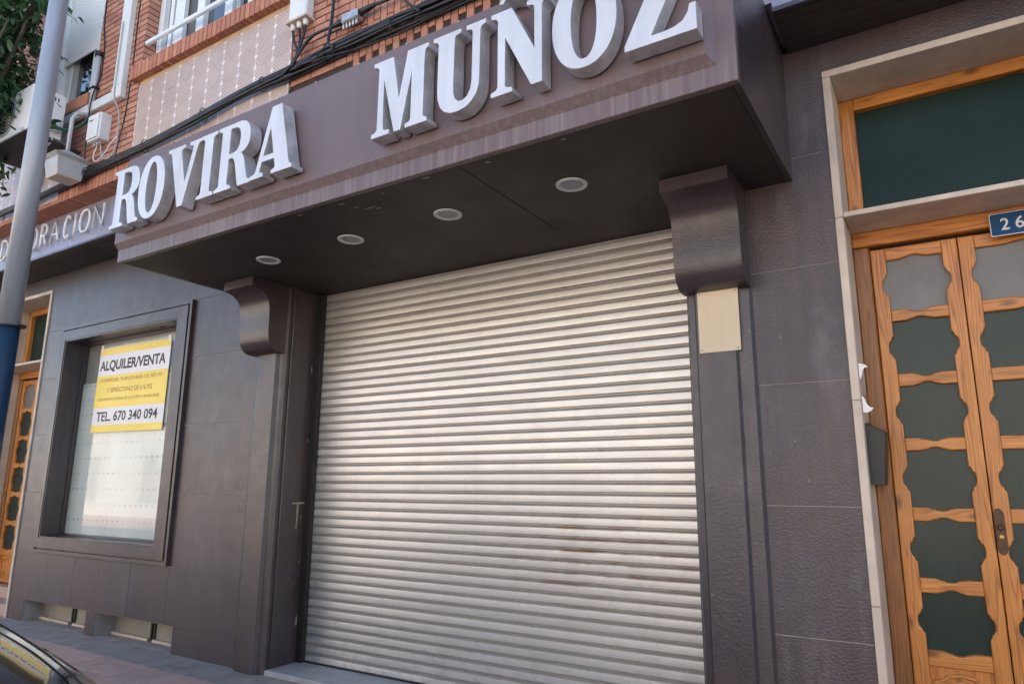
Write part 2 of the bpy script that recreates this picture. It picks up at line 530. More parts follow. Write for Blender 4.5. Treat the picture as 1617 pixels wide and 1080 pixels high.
def tile_mat():
    """lilac glazed tile: hatched ground, pale rib with beads along both upright edges (object space)"""
    M = MN('relief_tile')
    v = M.coord('obj')
    sp = M.n('ShaderNodeSeparateXYZ'); M.l(v, sp.inputs[0])
    x, z = sp.outputs[0], sp.outputs[2]
    dgn = M.math('ADD', x, M.math('MULTIPLY', M.math('SIGN', M.math('SUBTRACT', M.math('MULTIPLY', M.math('FLOOR', M.math('MULTIPLY', z, 10.0)), 0.0), x)), z))
    hat = M.math('SINE', M.math('MULTIPLY', dgn, 215.0))
    base = M.ramp(M.math('MULTIPLY_ADD', hat, 0.5), [(0.3, (0.43, 0.315, 0.255)), (0.7, (0.61, 0.475, 0.395))])
    ax = M.math('ABSOLUTE', x)
    rib = M.ramp(ax, [(0.93, 0.0), (0.965, 0.0), (1.0, 0.0)])
    d = M.math('SUBTRACT', 0.1045, ax)                       # distance from upright edge
    rib = M.ramp(M.math('MULTIPLY', d, 10.0), [(0.0, 0.75), (0.07, 0.6), (0.11, 0.0)])
    az = M.math('ABSOLUTE', z)
    mz = M.math('MINIMUM', az, M.math('SUBTRACT', 0.0995, az))   # beads at edge middle and corners
    bd = M.math('SQRT', M.math('ADD', M.math('MULTIPLY', d, d), M.math('MULTIPLY', mz, mz)))
    bead = M.ramp(M.math('MULTIPLY', bd, 10.0), [(0.15, 1.0), (0.21, 0.0)])
    # curved darker lozenge lines
    lz = M.math('ABSOLUTE', M.math('SUBTRACT', M.math('ADD', ax, az), 0.1))
    loz = M.ramp(M.math('MULTIPLY', lz, 10.0), [(0.02, 0.55), (0.06, 0.0)])
    cc = M.mix(loz, base, (0.36, 0.25, 0.23))
    cc = M.mix(rib, cc, (0.66, 0.55, 0.50))
    cc = M.mix(bead, cc, (0.80, 0.70, 0.64))
    oi = M.n('ShaderNodeObjectInfo').outputs['Random']
    cc = M.mix(1.0, cc, M.ramp(oi, [(0, 0.92), (1, 1.07)]), 'MULTIPLY')
    cc = M.mix(1.0, cc, M.ramp(M.noise(M.coord('pos'), 3.0, 4), [(0.3, 0.9), (0.7, 1.08)]), 'MULTIPLY')
    M.col(cc)
    M.set(rough=0.3, spec=0.5)
    M.bump(M.math('ADD', bead, M.math('MULTIPLY', hat, 0.12)), 0.3, 0.003)
    return M.m

def math3(self, op, a, b, c=0.0):
    nd = self.n('ShaderNodeMath', operation=op)
    for i, v in enumerate((a, b, c)):
        if hasattr(v, 'links'): self.l(v, nd.inputs[i])
        else: nd.inputs[i].default_value = v
    return nd.outputs[0]
_old = MN.math
MN.math = lambda self, op, a, b=0.0: math3(self, op, a, b, 0.5) if op == 'MULTIPLY_ADD' else _old(self, op, a, b)
m_tile = tile_mat()

def glass_dark(name, c, rough, ripple=0.0, spec=0.5):
    M = MN(name)
    n1 = M.noise(M.coord('pos'), 1.7, 3)
    M.col(M.mix(1.0, c, M.ramp(n1, [(0.3, 0.8), (0.7, 1.25)]), 'MULTIPLY'))
    M.set(rough=rough, spec=spec)
    if spec > 0.85: M.set(coat=1.0, coatr=0.02)
    if ripple:
        h = M.noise(M.coord('pos', scale=(150, 150, 14)), 1.0, 2)
        M.bump(h, ripple, 0.004)
    return M.m
m_glass_door = glass_dark('green_obscured_glass', (0.013, 0.030, 0.024), 0.26, 0.35, 0.36)
m_glass_rib = glass_dark('reeded_grey_glass', (0.17, 0.165, 0.15), 0.35, 0.9)
m_glass_tr = glass_dark('transom_green_glass', (0.015, 0.031, 0.024), 0.30, 0.10, 0.16)
m_glass_sky = glass_dark('window_glass', (0.010, 0.014, 0.018), 0.04, 0.0, 1.0)
m_glass_dim = glass_dark('window_glass_dim', (0.10, 0.095, 0.085), 0.25, 0.0, 0.4)
m_glass_frost = mk('frosted_basement_glass', (0.30, 0.275, 0.225), 0.4, var=0.12, vscale=6, streak=0.08)
def clear_glass():
    M = MN('shop_window_glass')
    M.t.nodes.remove(M.b)
    tr = M.n('ShaderNodeBsdfTransparent')
    tr.inputs[0].default_value = (0.92, 0.94, 0.93, 1)
    gl = M.n('ShaderNodeBsdfGlossy')
    gl.inputs['Roughness'].default_value = 0.03
    lw = M.n('ShaderNodeLayerWeight'); lw.inputs[0].default_value = 0.5
    fr = M.n('ShaderNodeMath', operation='MULTIPLY_ADD')
    M.l(M.math('POWER', lw.outputs['Facing'], 5.0), fr.inputs[0]); fr.inputs[1].default_value = 0.9; fr.inputs[2].default_value = 0.045
    mx = M.n('ShaderNodeMixShader')
    M.l(fr.outputs[0], mx.inputs[0]); M.l(tr.outputs[0], mx.inputs[1]); M.l(gl.outputs[0], mx.inputs[2])
    M.l(mx.outputs[0], M.out.inputs['Surface'])
    return M.m
m_glass_clear = clear_glass()

def blind_mat():
    M = MN('perforated_white_blind')
    v = M.coord('pos')
    sp = M.n('ShaderNodeSeparateXYZ'); M.l(v, sp.inputs[0])
    fx = M.math('FRACT', M.math('MULTIPLY', sp.outputs[0], 10.5))
    fz = M.math('FRACT', M.math('MULTIPLY', sp.outputs[2], 6.3))
    a = M.math('LESS_THAN', M.math('ABSOLUTE', M.math('SUBTRACT', fx, 0.5)), 0.27)
    b = M.math('LESS_THAN', M.math('ABSOLUTE', M.math('SUBTRACT', fz, 0.5)), 0.075)
    nz = M.ramp(M.noise(M.coord('pos', scale=(1.6, 1, 6)), 1.5, 3), [(0.36, 0.05), (0.6, 0.42)])
    f = M.math('MULTIPLY', M.math('MULTIPLY', a, b), nz)
    n1 = M.noise(M.coord('pos', scale=(2.2, 1, 0.7)), 1.3, 3)
    base = M.mix(1.0, (0.82, 0.82, 0.79), M.ramp(n1, [(0.35, 0.9), (0.6, 1.06)]), 'MULTIPLY')
    M.col(M.mix(f, base, (0.17, 0.16, 0.16)))
    M.set(rough=0.5)
    return M.m
m_blind = blind_mat()
m_blind_up = mk('upper_grey_blind', (0.62, 0.59, 0.56), 0.6, var=0.15, vscale=2, streak=0.1)
m_inside = mk('dark_shop_interior', (0.50, 0.46, 0.42), 0.8)
m_side_sheet = mk('grey_side_sheet', (0.33, 0.30, 0.28), 0.8, var=0.12, vscale=3, streak=0.15)
m_roller = mk('cream_roller_blind', (0.88, 0.85, 0.80), 0.45, var=0.04)

def pole_mat():
    M = MN('galvanised_post')
    n1 = M.noise(M.coord('pos', scale=(8, 8, 1.2)), 1.5, 5)
    n2 = M.noise(M.coord('pos'), 22, 4)
    c = M.mix(1.0, (0.33, 0.36, 0.40), M.ramp(n1, [(0.3, 0.86), (0.7, 1.12)]), 'MULTIPLY')
    c = M.mix(M.ramp(n2, [(0.66, 0.0), (0.74, 0.35)]), c, (0.6, 0.58, 0.56))
    M.col(c)
    M.set(metal=0.25, rough=0.42)
    return M.m
m_pole = pole_mat()
def pole_blue():
    M = MN('blue_painted_post')
    n1 = M.noise(M.coord('pos', scale=(4, 4, 1.3)), 2.2, 5, 0.65)
    c = M.mix(M.ramp(n1, [(0.64, 0.0), (0.67, 0.8)]), (0.010, 0.040, 0.078), (0.30, 0.33, 0.36))
    M.col(c)
    M.set(rough=0.4)
    return M.m
m_pole_b = pole_blue()

# ground
m_pave = mk('pink_paving_tile', (0.60, 0.37, 0.29), 0.75, var=0.16, vscale=9, objrand=0.10, bump=0.12, bscale=90, tint=(0.46, 0.31, 0.25))
m_pave_j = mk('paving_joint', (0.15, 0.125, 0.12), 0.9)
m_strip = mk('worn_concrete_strip', (0.34, 0.28, 0.235), 0.85, var=0.3, vscale=6, bump=0.35, bscale=55, tint=(0.36, 0.32, 0.29))
m_kerb = mk('granite_kerb', (0.30, 0.29, 0.28), 0.8, var=0.15, vscale=18)
m_road = mk('asphalt', (0.105, 0.105, 0.108), 0.85, var=0.2, vscale=30, bump=0.4, bscale=150)
m_opp = mk('cream_render_opposite', (0.80, 0.73, 0.63), 0.85, var=0.06, vscale=1)
m_opp2 = mk('shutter_opposite', (0.56, 0.50, 0.42), 0.6)

# ================================================================== GROUND
def sheet(name, x0, x1, y0, y1, z, mat, kind='structure'):
    bm = bmesh.new()
    bm.faces.new([bm.verts.new(c) for c in ((x0, y0, z), (x1, y0, z), (x1, y1, z), (x0, y1, z))])
    o = from_bm(name, bm, mat)
    return tag(o, kind=kind)
sheet('road', -120, 120, -120, 60, -0.16, m_road)
pave = tag(box('pavement', -40, 30, -2.15, 0.5, -0.30, -0.012, m_pave_j), kind='structure')
kerb = tag(empty('kerb', (0, -2.2, -0.15)), kind='structure')
x = -24.0
while x < 14:
    box('kerb_stone', x, x + 0.992, -2.30, -2.152, -0.29, -0.008, m_kerb, kerb, 0.012)
    x += 1.0
far_pave = tag(box('opposite_pavement', -60, 40, -14.0, -10.6, -0.32, -0.02, m_pave), kind='structure')
# worn concrete border along the wall, laid in slabs
strip = tag(empty('wall_border_strip', (0, -0.17, 0)), kind='structure')
x = -14.0
while x < 3.0:
    w = random.uniform(0.75, 1.05)
    box('border_slab', x, x + w - 0.006, -0.345, 0.03, -0.03, -0.002 + random.uniform(-0.0015, 0.0015), m_strip, strip, 0.004)
    x += w
tmesh = None
tx, ty = 0.305, 0.305
tile_parent = pave
rows = 6
x_list = [-12.2 + i * tx for i in range(46)]
for r in range(rows):
    for i, xx in enumerate(x_list):
        if tmesh is None:
            bm = bmesh.new()
            box_bm(bm, 0, tx - 0.005, -ty + 0.005, 0, -0.03, 0, 0.003)
            tmesh = bpy.data.meshes.new('paving_tile')
            bm.to_mesh(tmesh); bm.free()
            tmesh.materials.append(m_pave)
        o = link('paving_tile', tmesh, None)
        o.location = (xx + (tx / 2 if r % 2 else 0), -0.349 - r * ty, random.uniform(-0.0025, 0.0015))
        o.rotation_euler = (random.uniform(-1, 1) * 0.004, random.uniform(-1, 1) * 0.004, 0)
        o.parent = pave

# ================================================================== MAIN BUILDING
bld = tag(empty('apartment_building', (-4, 0, 0)),
          'red brick apartment building with dark plum-grey shopfront and canopy on its ground floor', 'building')
box('core_block', -16, 8, 0.46, 9, -0.3, 13.0, m_core, bld)
box('roof', -16.2, 8.2, -0.8, 9.2, 13.0, 13.2, m_core, bld)

# --- ground floor wall: backing boxes around the openings, then cladding panels
WIN = (-8.335, -5.927, 0.70, 3.108)
wall = empty('ground_floor_wall', (-4, 0, 0), bld)
def backing(x0, x1, z0, z1, y0=0.0035):
    box('wall_backing', x0, x1, y0, 0.455, z0, z1, m_joint, wall)
D1, D2 = -0.40, -10.02          # outer left edges of the two door surrounds
DW = 1.28                        # surround width
backing(D2 + DW, WIN[0] + 0.05, 0.215, 3.80)
backing(WIN[0] + 0.05, WIN[1] - 0.05, 0.215, WIN[2] + 0.05)
backing(WIN[0] + 0.05, WIN[1] - 0.05, WIN[3] - 0.05, 3.80)
backing(WIN[1] - 0.05, -4.93, 0.215, 3.80)
backing(D2 + DW, -8.42, -0.05, 0.215); backing(-7.185, -7.015, -0.05, 0.215); backing(-5.79, -4.93, -0.05, 0.215)
backing(-0.845, D1, -0.05, 3.80); backing(D1 + DW, 4, -0.05, 3.80); backing(D1, D1 + DW, 3.62, 3.80)
backing(-15, D2, -0.05, 3.80); backing(D2, D2 + DW, 3.62, 3.80)
backing(-4.93, -0.845, 3.04, 3.80)
def panel(x0, x1, z0, z1, mat=None, gx=0.0008, gz=0.0022):
    o = box('cladding_panel', x0 + gx, x1 - gx, random.uniform(-0.0006, 0.0006), 0.03, z0 + gz, z1 - gz, mat or m_clad, wall, 0.0012)
    return o
ZC = [0.0, 0.69, 1.31, 1.93, 2.545, 3.165, 3.80]
for z0, z1 in zip(ZC, ZC[1:]):
    panel(-0.845, D1, z0, z1)
    panel(D1 + DW, 2.2, z0, z1); panel(2.2, 3.9, z0, z1)
    panel(-15, -12.6, z0, z1, m_clad_s); panel(-12.6, D2, z0, z1, m_clad_s)
panel(D1, D1 + DW, 3.622, 3.80); panel(D2, D2 + DW, 3.622, 3.80, m_clad_s)
ZL = [0.69, 1.31, 1.93, 2.55, 3.108, 3.80]
for z0, z1 in zip(ZL, ZL[1:]):
    if z0 < 3.0:
        panel(D2 + DW, WIN[0], z0, z1, m_clad_s); panel(WIN[1], -4.94, z0, z1, m_clad_s)
xs = [D2 + DW, WIN[0], WIN[1], -4.94]
for x0, x1 in ((D2 + DW, -7.4), (-7.4, WIN[1]), (WIN[1], -4.94)):
    panel(x0, x1, 3.108, 3.80, m_clad_s, 0.0004, 0.0008)
XB = [D2 + DW, -8.05, -7.51, -7.04, -6.52, WIN[1], -4.94]
for x0, x1 in zip(XB, XB[1:]):
    panel(x0, x1, 0.2168, 0.69, m_clad_s, 0.0006, 0.0008)
for x0, x1 in ((D2 + DW, -8.42), (-7.185, -7.015), (-5.79, -4.94)):
    box('cladding_panel', x0 + 0.0015, x1 - 0.0015, 0.0005, 0.44, -0.01, 0.2165, m_clad_s, wall, 0.0006)

# --- basement windows
for bx0, bx1 in ((-8.42, -7.185), (-7.015, -5.79)):
    bw = empty('basement_window', (bx0, 0.2, 0), bld)
    box('frame', bx0, bx1, 0.23, 0.27, 0.19, 0.225, m_rail, bw)
    xm = bx0 + (bx1 - bx0) * 0.52
    box('mullion', xm - 0.035, xm - 0.012, 0.19, 0.26, -0.01, 0.20, m_rail, bw)
    box('mullion', xm + 0.012, xm + 0.035, 0.19, 0.26, -0.01, 0.20, m_rail, bw)
    box('pane', bx0, xm - 0.036, 0.205, 0.22, 0.0, 0.2, m_glass_frost, bw)
    box('pane', xm + 0.036, bx1, 0.205, 0.22, 0.0, 0.2, m_glass_frost, bw)
    box('sill', bx0 + 0.002, xm - 0.037, 0.165, 0.205, -0.01, 0.022, m_cream, bw, 0.004)
    box('sill', xm + 0.037, bx1 - 0.002, 0.165, 0.205, -0.01, 0.022, m_cream, bw, 0.004)
    box('reveal_floor', bx0, bx1, 0.031, 0.30, -0.05, -0.001, m_strip, bw)

# --- shop window
sw = empty('shop_window', (-7.1, 0, 0.7), bld)
x0, x1, z0, z1 = WIN
def ring_frame(name, a, b, ya, yb, mat, parent, bevel=0.0):
    """picture-frame of four mitred bars between outer rect a and inner rect b"""
    for (q0, q1, p0, p1) in (((a[0], a[2]), (a[1], a[2]), (b[0], b[2]), (b[1], b[2])),
                             ((a[1], a[2]), (a[1], a[3]), (b[1], b[2]), (b[1], b[3])),
                             ((a[1], a[3]), (a[0], a[3]), (b[1], b[3]), (b[0], b[3])),
                             ((a[0], a[3]), (a[0], a[2]), (b[0], b[3]), (b[0], b[2]))):
        prism(name, [q0, q1, p1, p0], 'y', ya, yb, mat, parent)
ring_frame('outer_moulding', (x0, x1, z0, z1), (x0 + 0.034, x1 - 0.034, z0 + 0.034, z1 - 0.034), -0.034, 0.06, m_paint, sw)
ring_frame('flat_surround', (x0 + 0.050, x1 - 0.050, z0 + 0.050, z1 - 0.050), (-8.225, -6.125, 0.85, 2.955), -0.040, 0.06, m_paint, sw)
ring_frame('inner_lip', (-8.224, -6.126, 0.851, 2.954), (-8.205, -6.145, 0.865, 2.94), -0.034, 0.06, m_paint, sw)
# reveals: the deep dark lining
box('reveal_lining', -8.30, -8.205, 0.061, 0.40, 0.8, 3.0, m_paint, sw)
box('reveal_lining', -6.145, -6.05, 0.061, 0.40, 0.8, 3.0, m_paint, sw)
box('reveal_lining', -8.2045, -6.1455, 0.061, 0.40, 2.941, 3.0, m_paint, sw)
box('window_sill', -8.2045, -6.1455, 0.061, 0.40, 0.80, 0.864, m_paint, sw)
ring_frame('glazing_bead', (-8.204, -6.146, 0.8655, 2.9405), (-8.185, -6.165, 0.885, 2.92), 0.155, 0.19, m_paint, sw)
box('pane', -8.19, -6.16, 0.170, 0.176, 0.88, 2.925, m_glass_clear, sw)
box('lower_blind', -8.20, -6.15, 0.205, 0.212, 0.866, 2.49, m_blind, sw)
box('upper_blind', -7.93, -6.15, 0.222, 0.228, 2.40, 2.939, m_blind_up, sw)
box('side_sheet', -8.20, -7.935, 0.222, 0.228, 2.40, 2.939, m_side_sheet, sw)  # added darker left sheet, covers the interior that renders too dark here
box('interior_backing', -8.2, -6.15, 0.395, 0.405, 0.866, 2.939, m_inside, sw)

# --- pilasters, each with a flat panel between sloped edges
def pilaster(px0, px1):
    w = px1 - px0
    p = [(px0, 0.40), (px0, -0.004), (px0 + 0.018, -0.03), (px0 + 0.05, -0.034), (px0 + 0.066, -0.062),
         (px1 - 0.092, -0.062), (px1 - 0.078, -0.040), (px1 - 0.046, -0.036), (px1 - 0.014, -0.024), (px1, -0.004), (px1, 0.40)]
    return p
PL, PR = (-4.945, -4.585), (-1.205, -0.843)
prism('pilaster', pilaster(*PR), 'z', 0.0, 3.028, m_paint, bld)
pm = [(PL[0] + PL[1] - q[0], q[1]) for q in reversed(pilaster(*PL))]
prism('pilaster', pm, 'z', 0.0, 3.028, m_paint, bld)
# raised bead inside the left reveal and the right one
box('reveal_bead', PL[1], PL[1] + 0.014, 0.03, 0.075, 0.0, 3.028, m_paint, bld, 0.004)
box('reveal_bead', PR[0] - 0.014, PR[0], 0.03, 0.075, 0.0, 3.028, m_paint, bld, 0.004)
# pilaster feet: slightly proud plinths worn pale
# --- brackets
prof = [(-0.392, 3.028), (-0.392, 2.955), (-0.345, 2.945), (-0.297, 2.930), (-0.262, 2.908), (-0.238, 2.878), (-0.222, 2.840), (-0.214, 2.790),
        (-0.211, 2.73), (-0.210, 2.66), (-0.208, 2.60), (-0.200, 2.555), (-0.186, 2.520), (-0.165, 2.494), (-0.135, 2.474), (-0.10, 2.464), (-0.03, 2.462), (-0.03, 3.028)]
for b in (PL, PR):
    prism('bracket', prof, 'x', b[0] - 0.002, b[1] + 0.002, m_paint, bld, smooth=True)
for k in range(0):
    pass
# painted-over 'T' mark and chips on the left reveal
chip = mk('bare_plaster_chip', (0.34, 0.28, 0.20), 0.8, var=0.3, vscale=30)
def chip_mesh(name, pts, X):
    bm = bmesh.new()
    vs = [bm.verts.new((X, y, z)) for y, z in pts]
    bm.faces.new(vs)
    r = bmesh.ops.extrude_face_region(bm, geom=list(bm.faces))
    for g in r['geom']:
        if isinstance(g, bmesh.types.BMVert): g.co.x += 0.0012
    return from_bm(name, bm, chip, bld)
XR = PL[1]
chip_mesh('paint_mark', [(0.15, 1.258), (0.185, 1.262), (0.25, 1.262), (0.285, 1.256), (0.28, 1.247), (0.24, 1.25), (0.225, 1.245), (0.222, 1.15), (0.214, 1.05), (0.205, 1.052), (0.206, 1.15), (0.205, 1.246), (0.18, 1.25), (0.155, 1.246)], XR)
for yy, zz, hh, ww in ((0.262, 2.34, 0.06, 0.012), (0.268, 0.30, 0.09, 0.014), (0.25, 1.12, 0.05, 0.008), (0.262, 0.78, 0.03, 0.01), (0.27, 1.75, 0.03, 0.008)):
    chip_mesh('paint_chip', [(yy, zz), (yy + ww, zz + hh * 0.2), (yy + ww * 0.8, zz + hh * 0.7), (yy + ww * 0.3, zz + hh), (yy - ww * 0.2, zz + hh * 0.5)], XR)

# --- overhang band, soffit and upper brick wall
box('overhang_band', -16, -5.25, -0.41, 0.455, 3.803, 4.235, m_band, bld)
box('overhang_band', -0.56, 8, -0.41, 0.455, 3.803, 4.235, m_band, bld)
box('overhang_band', -5.25, -0.56, -0.40, 0.455, 3.86, 4.235, m_band, bld)
box('band_edge_trim', -16, -5.25, -0.422, -0.395, 3.795, 3.815, m_paint, bld)
box('band_edge_trim', -0.56, 8, -0.422, -0.395, 3.79, 3.815, m_paint, bld)
box('band_cap_trim', -0.56, 8, -0.43, -0.40, 3.872, 3.888, m_white_al, bld)
for k in range(5):                       # ribbed boards under the left overhang
    box('soffit_board', -16, -5.25, -0.385 + k * 0.076, -0.385 + k * 0.076 + 0.07, 3.79, 3.802, m_soffit, bld)
    box('soffit_board', -0.56, 8, -0.385 + k * 0.076, -0.385 + k * 0.076 + 0.07, 3.79, 3.802, m_soffit, bld)

brickwall = empty('brick_wall', (-4, -0.6, 4.2), bld)
W1 = (-8.06, -7.14, 5.325, 6.95)
W2 = (-6.25, -3.9, 5.325, 6.95)
def mwall(xa, xb, za, zb, mat=m_brick_far):
    box('wall_backing', xa, xb, -0.588, 0.455, za, zb, mat, brickwall)
TP1 = (-6.235, -4.065, 4.42, 5.15)
mwall(-16, W1[0], 4.236, 13.0); mwall(W1[0], W1[1], 4.236, W1[2]); mwall(W1[0], W1[1], W1[3], 13.0)
mwall(W1[1], W2[0] - 0.012, 4.236, 6.445, m_mortar); mwall(W1[1], W2[0] - 0.0045, 6.446, 13.0); box('jamb_bed', W2[0] - 0.012, W2[0] - 0.004, -0.49, 0.455, 5.33, 6.445, m_mortar, brickwall)
mwall(W2[0], W2[1], 4.236, W2[2], m_mortar); mwall(W2[0], W2[1], W2[3], 13.0); mwall(W2[1], -1.8, 4.236, 5.345, m_mortar); mwall(W2[1], -1.8, 5.346, 13.0); mwall(-1.8, 8, 4.236, 13.0)
bmeshes = {}
def brick(w, h, xa, za, vertical=False, d=0.115, mat=None, parent=None, y=-0.606):
    key = (round(w, 3), round(h, 3), round(d, 3), mat.name if mat else '')
    if key not in bmeshes:
        bm = bmesh.new()
        box_bm(bm, 0, w, 0, d, 0, h, 0.002)
        me = bpy.data.meshes.new('brick')
        bmesh.ops.recalc_face_normals(bm, faces=bm.faces)
        bm.to_mesh(me); bm.free()
        me.materials.append(mat or m_brick)
        bmeshes[key] = me
    o = link('brick', bmeshes[key])
    o.location = (xa, y + random.uniform(-0.0015, 0.0015), za)
    attach(o, parent or brickwall)
    return o
PZ = 0.063
def courses(xa, xb, za, zb, j=0.010, header_right=False):
    r = 0
    z = za
    while z + PZ <= zb + 1e-6:
        x = xb
        first = True
        while x > xa + 0.03:
            L = 0.25
            if first:
                L = 0.25 if r % 2 else 0.125
                first = False
            x2 = max(x - L, xa)
            if x2 - xa < 0.04: x2 = xa
            brick(x - x2 - j, PZ - j, x2 + j, z)
            x = x2
        z += PZ
        r += 1
courses(W1[1], W2[0], 4.365, 6.45)
courses(-4.055, -3.45, 4.40, 5.346)
# upright bond to the right
x = -3.442; c = 0
while x + PZ < -1.79:
    z = 4.40 - (0.125 if c % 2 else 0)
    while z < 5.3:
        hh = min(0.242, 5.342 - z)
        brick(PZ - 0.008, hh, x, z)
        z += 0.25
    x += PZ; c += 1
sold = empty('soldier_course', (-7, -0.6, 4.2), bld)
x = -10.6
while x < -4.75:
    brick(PZ - 0.009, 0.142, x, 4.218, d=0.20, mat=m_brick_s, parent=sold, y=-0.606)
    x += PZ
box('course_bed', -16, 8, -0.594, -0.395, 4.224, 4.2355, m_mortar, sold)
box('course_bed', -16, 8, -0.596, -0.589, 4.2365, 4.36, m_mortar, sold)

# --- tile panels below the windows
def tile_panel(xa, xb, za, zb, cols, rows):
    p = empty('tile_panel', (xa, -0.6, za), bld)
    tw = (xb - xa) / cols
    bm = bmesh.new()
    box_bm(bm, -0.1045, 0.1045, -0.006, 0.006, -0.0996, 0.0996, 0.0008)
    me = bpy.data.meshes.new('tile')
    bm.to_mesh(me); bm.free()
    me.materials.append(m_tile)
    box('panel_bed', xa, xb, -0.596, -0.589, za, zb, m_plaster, p)
    for i in range(cols):
        for j in range(rows):
            o = link('tile', me)
            o.location = (xa + tw * (i + 0.5), -0.602 + random.uniform(-0.001, 0.001), zb - 0.075 - 0.1995 * (j + 0.5))
            o.scale = (tw / 0.2095, 1, 1)
            attach(o, p)
    box('plaster_strip', xa, xb, -0.604, -0.5965, zb - 0.072, zb - 0.002, m_plaster, p)
    return p
tile_panel(-6.235, -4.065, 4.385, 5.195, 10, 4)
tile_panel(-9.75, -7.56, 4.385, 5.135, 10, 4)

# --- upper windows
def sill(xa, xb, zt, parent):
    s = empty('brick_sill', (xa, -0.65, zt), parent)
    return s
w2 = empty('window', (-5, -0.5, 5.3), bld)
x = -6.30
w2s = empty('window_sill', (-5, -0.65, 5.2), bld)
while x < -3.8:
    brick(PZ - 0.009, 0.145, x, 5.165, d=0.235, mat=m_brick_s, parent=w2s, y=-0.675)
    x += PZ
box('sill_bed', -6.29, -3.83, -0.668, -0.45, 5.172, 5.303, m_mortar, w2s)
box('sill_cap', -6.25, -3.83, -0.66, -0.44, 5.3105, 5.328, m_white_al, w2s, 0.004)
YF = -0.49
def bar(parent, xa, xb, za, zb, ya=YF, yb=YF + 0.06, mat=None, name='frame_bar'):
    return box(name, xa, xb, ya, yb, za, zb, mat or m_white_al, parent, 0.004)
bar(w2, -6.25, -6.17, 5.3285, 6.95); bar(w2, -6.17, -3.9, 5.3285, 5.40, YF + 0.01, YF + 0.055)
bar(w2, -6.165, -6.10, 5.401, 6.95, YF + 0.005, YF + 0.05, m_grey_pl); bar(w2, -6.085, -6.03, 5.401, 6.95, YF + 0.012, YF + 0.06)
bar(w2, -5.98, -5.83, 5.401, 6.95, YF + 0.004, YF + 0.05)
box('pane', -6.17, -5.84, -0.435, -0.43, 5.35, 6.95, m_glass_sky, w2)
box('pane', -5.83, -5.60, -0.437, -0.432, 5.35, 6.95, m_glass_dim, w2)
bar(w2, -5.60, -5.49, 5.401, 6.95, YF - 0.005, YF + 0.05)
box('pane', -5.49, -5.17, -0.44, -0.435, 5.35, 6.95, m_glass_sky, w2)
bar(w2, -5.17, -5.06, 5.401, 6.95, YF - 0.005, YF + 0.05); bar(w2, -5.03, -4.97, 5.401, 6.95, YF + 0.01, YF + 0.05, m_grey_pl)
box('pane', -5.06, -4.4, -0.436, -0.431, 5.35, 6.95, m_glass_sky, w2)
bar(w2, -4.85, -4.77, 5.401, 6.95); bar(w2, -3.98, -3.9, 5.401, 6.95)
box('pane', -4.4, -3.9, -0.436, -0.431, 5.35, 6.95, m_glass_sky, w2)
box('interior', -6.24, -3.9, -0.30, -0.29, 5.33, 6.95, m_inside, w2)
box('handrail', -6.248, -3.9, -0.60, -0.565, 5.575, 5.615, m_white_al, w2, 0.006)

w1 = empty('window', (-7.6, -0.5, 5.3), bld)
bar(w1, -8.06, -7.93, 5.325, 6.95, -0.60, -0.45); bar(w1, -7.225, -7.142, 5.325, 6.95, -0.585, -0.45)
bar(w1, -7.93, -7.82, 5.325, 6.95, -0.54, -0.46); bar(w1, -7.37, -7.26, 5.325, 6.95, -0.54, -0.46)
bar(w1, -7.82, -7.37, 5.325, 5.40, -0.535, -0.46)
bar(w1, -7.815, -7.77, 5.401, 6.95, -0.525, -0.46, m_grey_pl)
box('pane', -7.82, -7.37, -0.485, -0.48, 5.38, 6.95, m_glass_sky, w1)
box('interior', -8.06, -7.14, -0.30, -0.29, 5.33, 6.95, m_inside, w1)
def corr_blind():
    bm = bmesh.new()
    n = 26; za, zb = 5.92, 6.80
    for i in range(n):
        z0_ = za + (zb - za) * i / n; z1_ = za + (zb - za) * (i + 1) / n - 0.003
        box_bm(bm, -7.925, -7.232, -0.572, -0.556, z0_, z1_, 0.002)
    return bm
from_bm('roller_blind', corr_blind(), m_roller, w1)
box('blind_box', -8.05, -7.15, -0.595, -0.45, 6.81, 6.95, m_white_al, w1)
w1s = empty('window_sill', (-7.6, -0.65, 5.2), bld)
x = -7.86
while x < -7.16:
    brick(PZ - 0.009, 0.135, x, 5.182, d=0.20, mat=m_brick_s, parent=w1s, y=-0.66)
    x += PZ
box('sill_bed', -8.05, -7.15, -0.652, -0.45, 5.188, 5.31, m_mortar, w1s)

# --- roller shutter with its slats
sh = empty('roller_shutter', (-2.9, 0.34, 0.05), bld)
P_ = 0.0695
def slat_mesh():
    pr = [(0.0, 0.0)]
    # outer face, bottom to top: hooked lower edge, convex blade, groove, bead, groove
    face = [(0.004, 0.0), (-0.0008, 0.0012), (-0.0013, 0.005), (-0.0017, 0.016), (-0.0018, 0.022), (-0.0017, 0.028), (-0.0012, 0.039), (-0.0006, 0.0432),
            (0.016, 0.0436), (0.016, 0.0482), (0.0125, 0.0486), (0.0105, 0.0510), (0.0030, 0.0590), (0.0030, 0.0612), (0.016, 0.0616), (0.016, P_ - 0.0008), (0.020, P_ - 0.0008), (0.020, 0.0)]
    return face
sl_me = None
zb = 0.045
n_sl = 43
for i in range(n_sl):
    if sl_me is None:
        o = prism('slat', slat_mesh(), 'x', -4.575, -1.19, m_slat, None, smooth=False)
        sl_me = o.data
    else:
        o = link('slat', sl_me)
    o.location = (0, 0.332 + random.uniform(-0.0012, 0.0012), zb + P_ * i)
    o.rotation_euler = (random.uniform(-0.005, 0.005), random.uniform(-0.00025, 0.00025), random.uniform(-0.0003, 0.0003))
    o.parent = sh
    o.matrix_parent_inverse = Matrix.Translation((2.9, -0.34, -0.05))
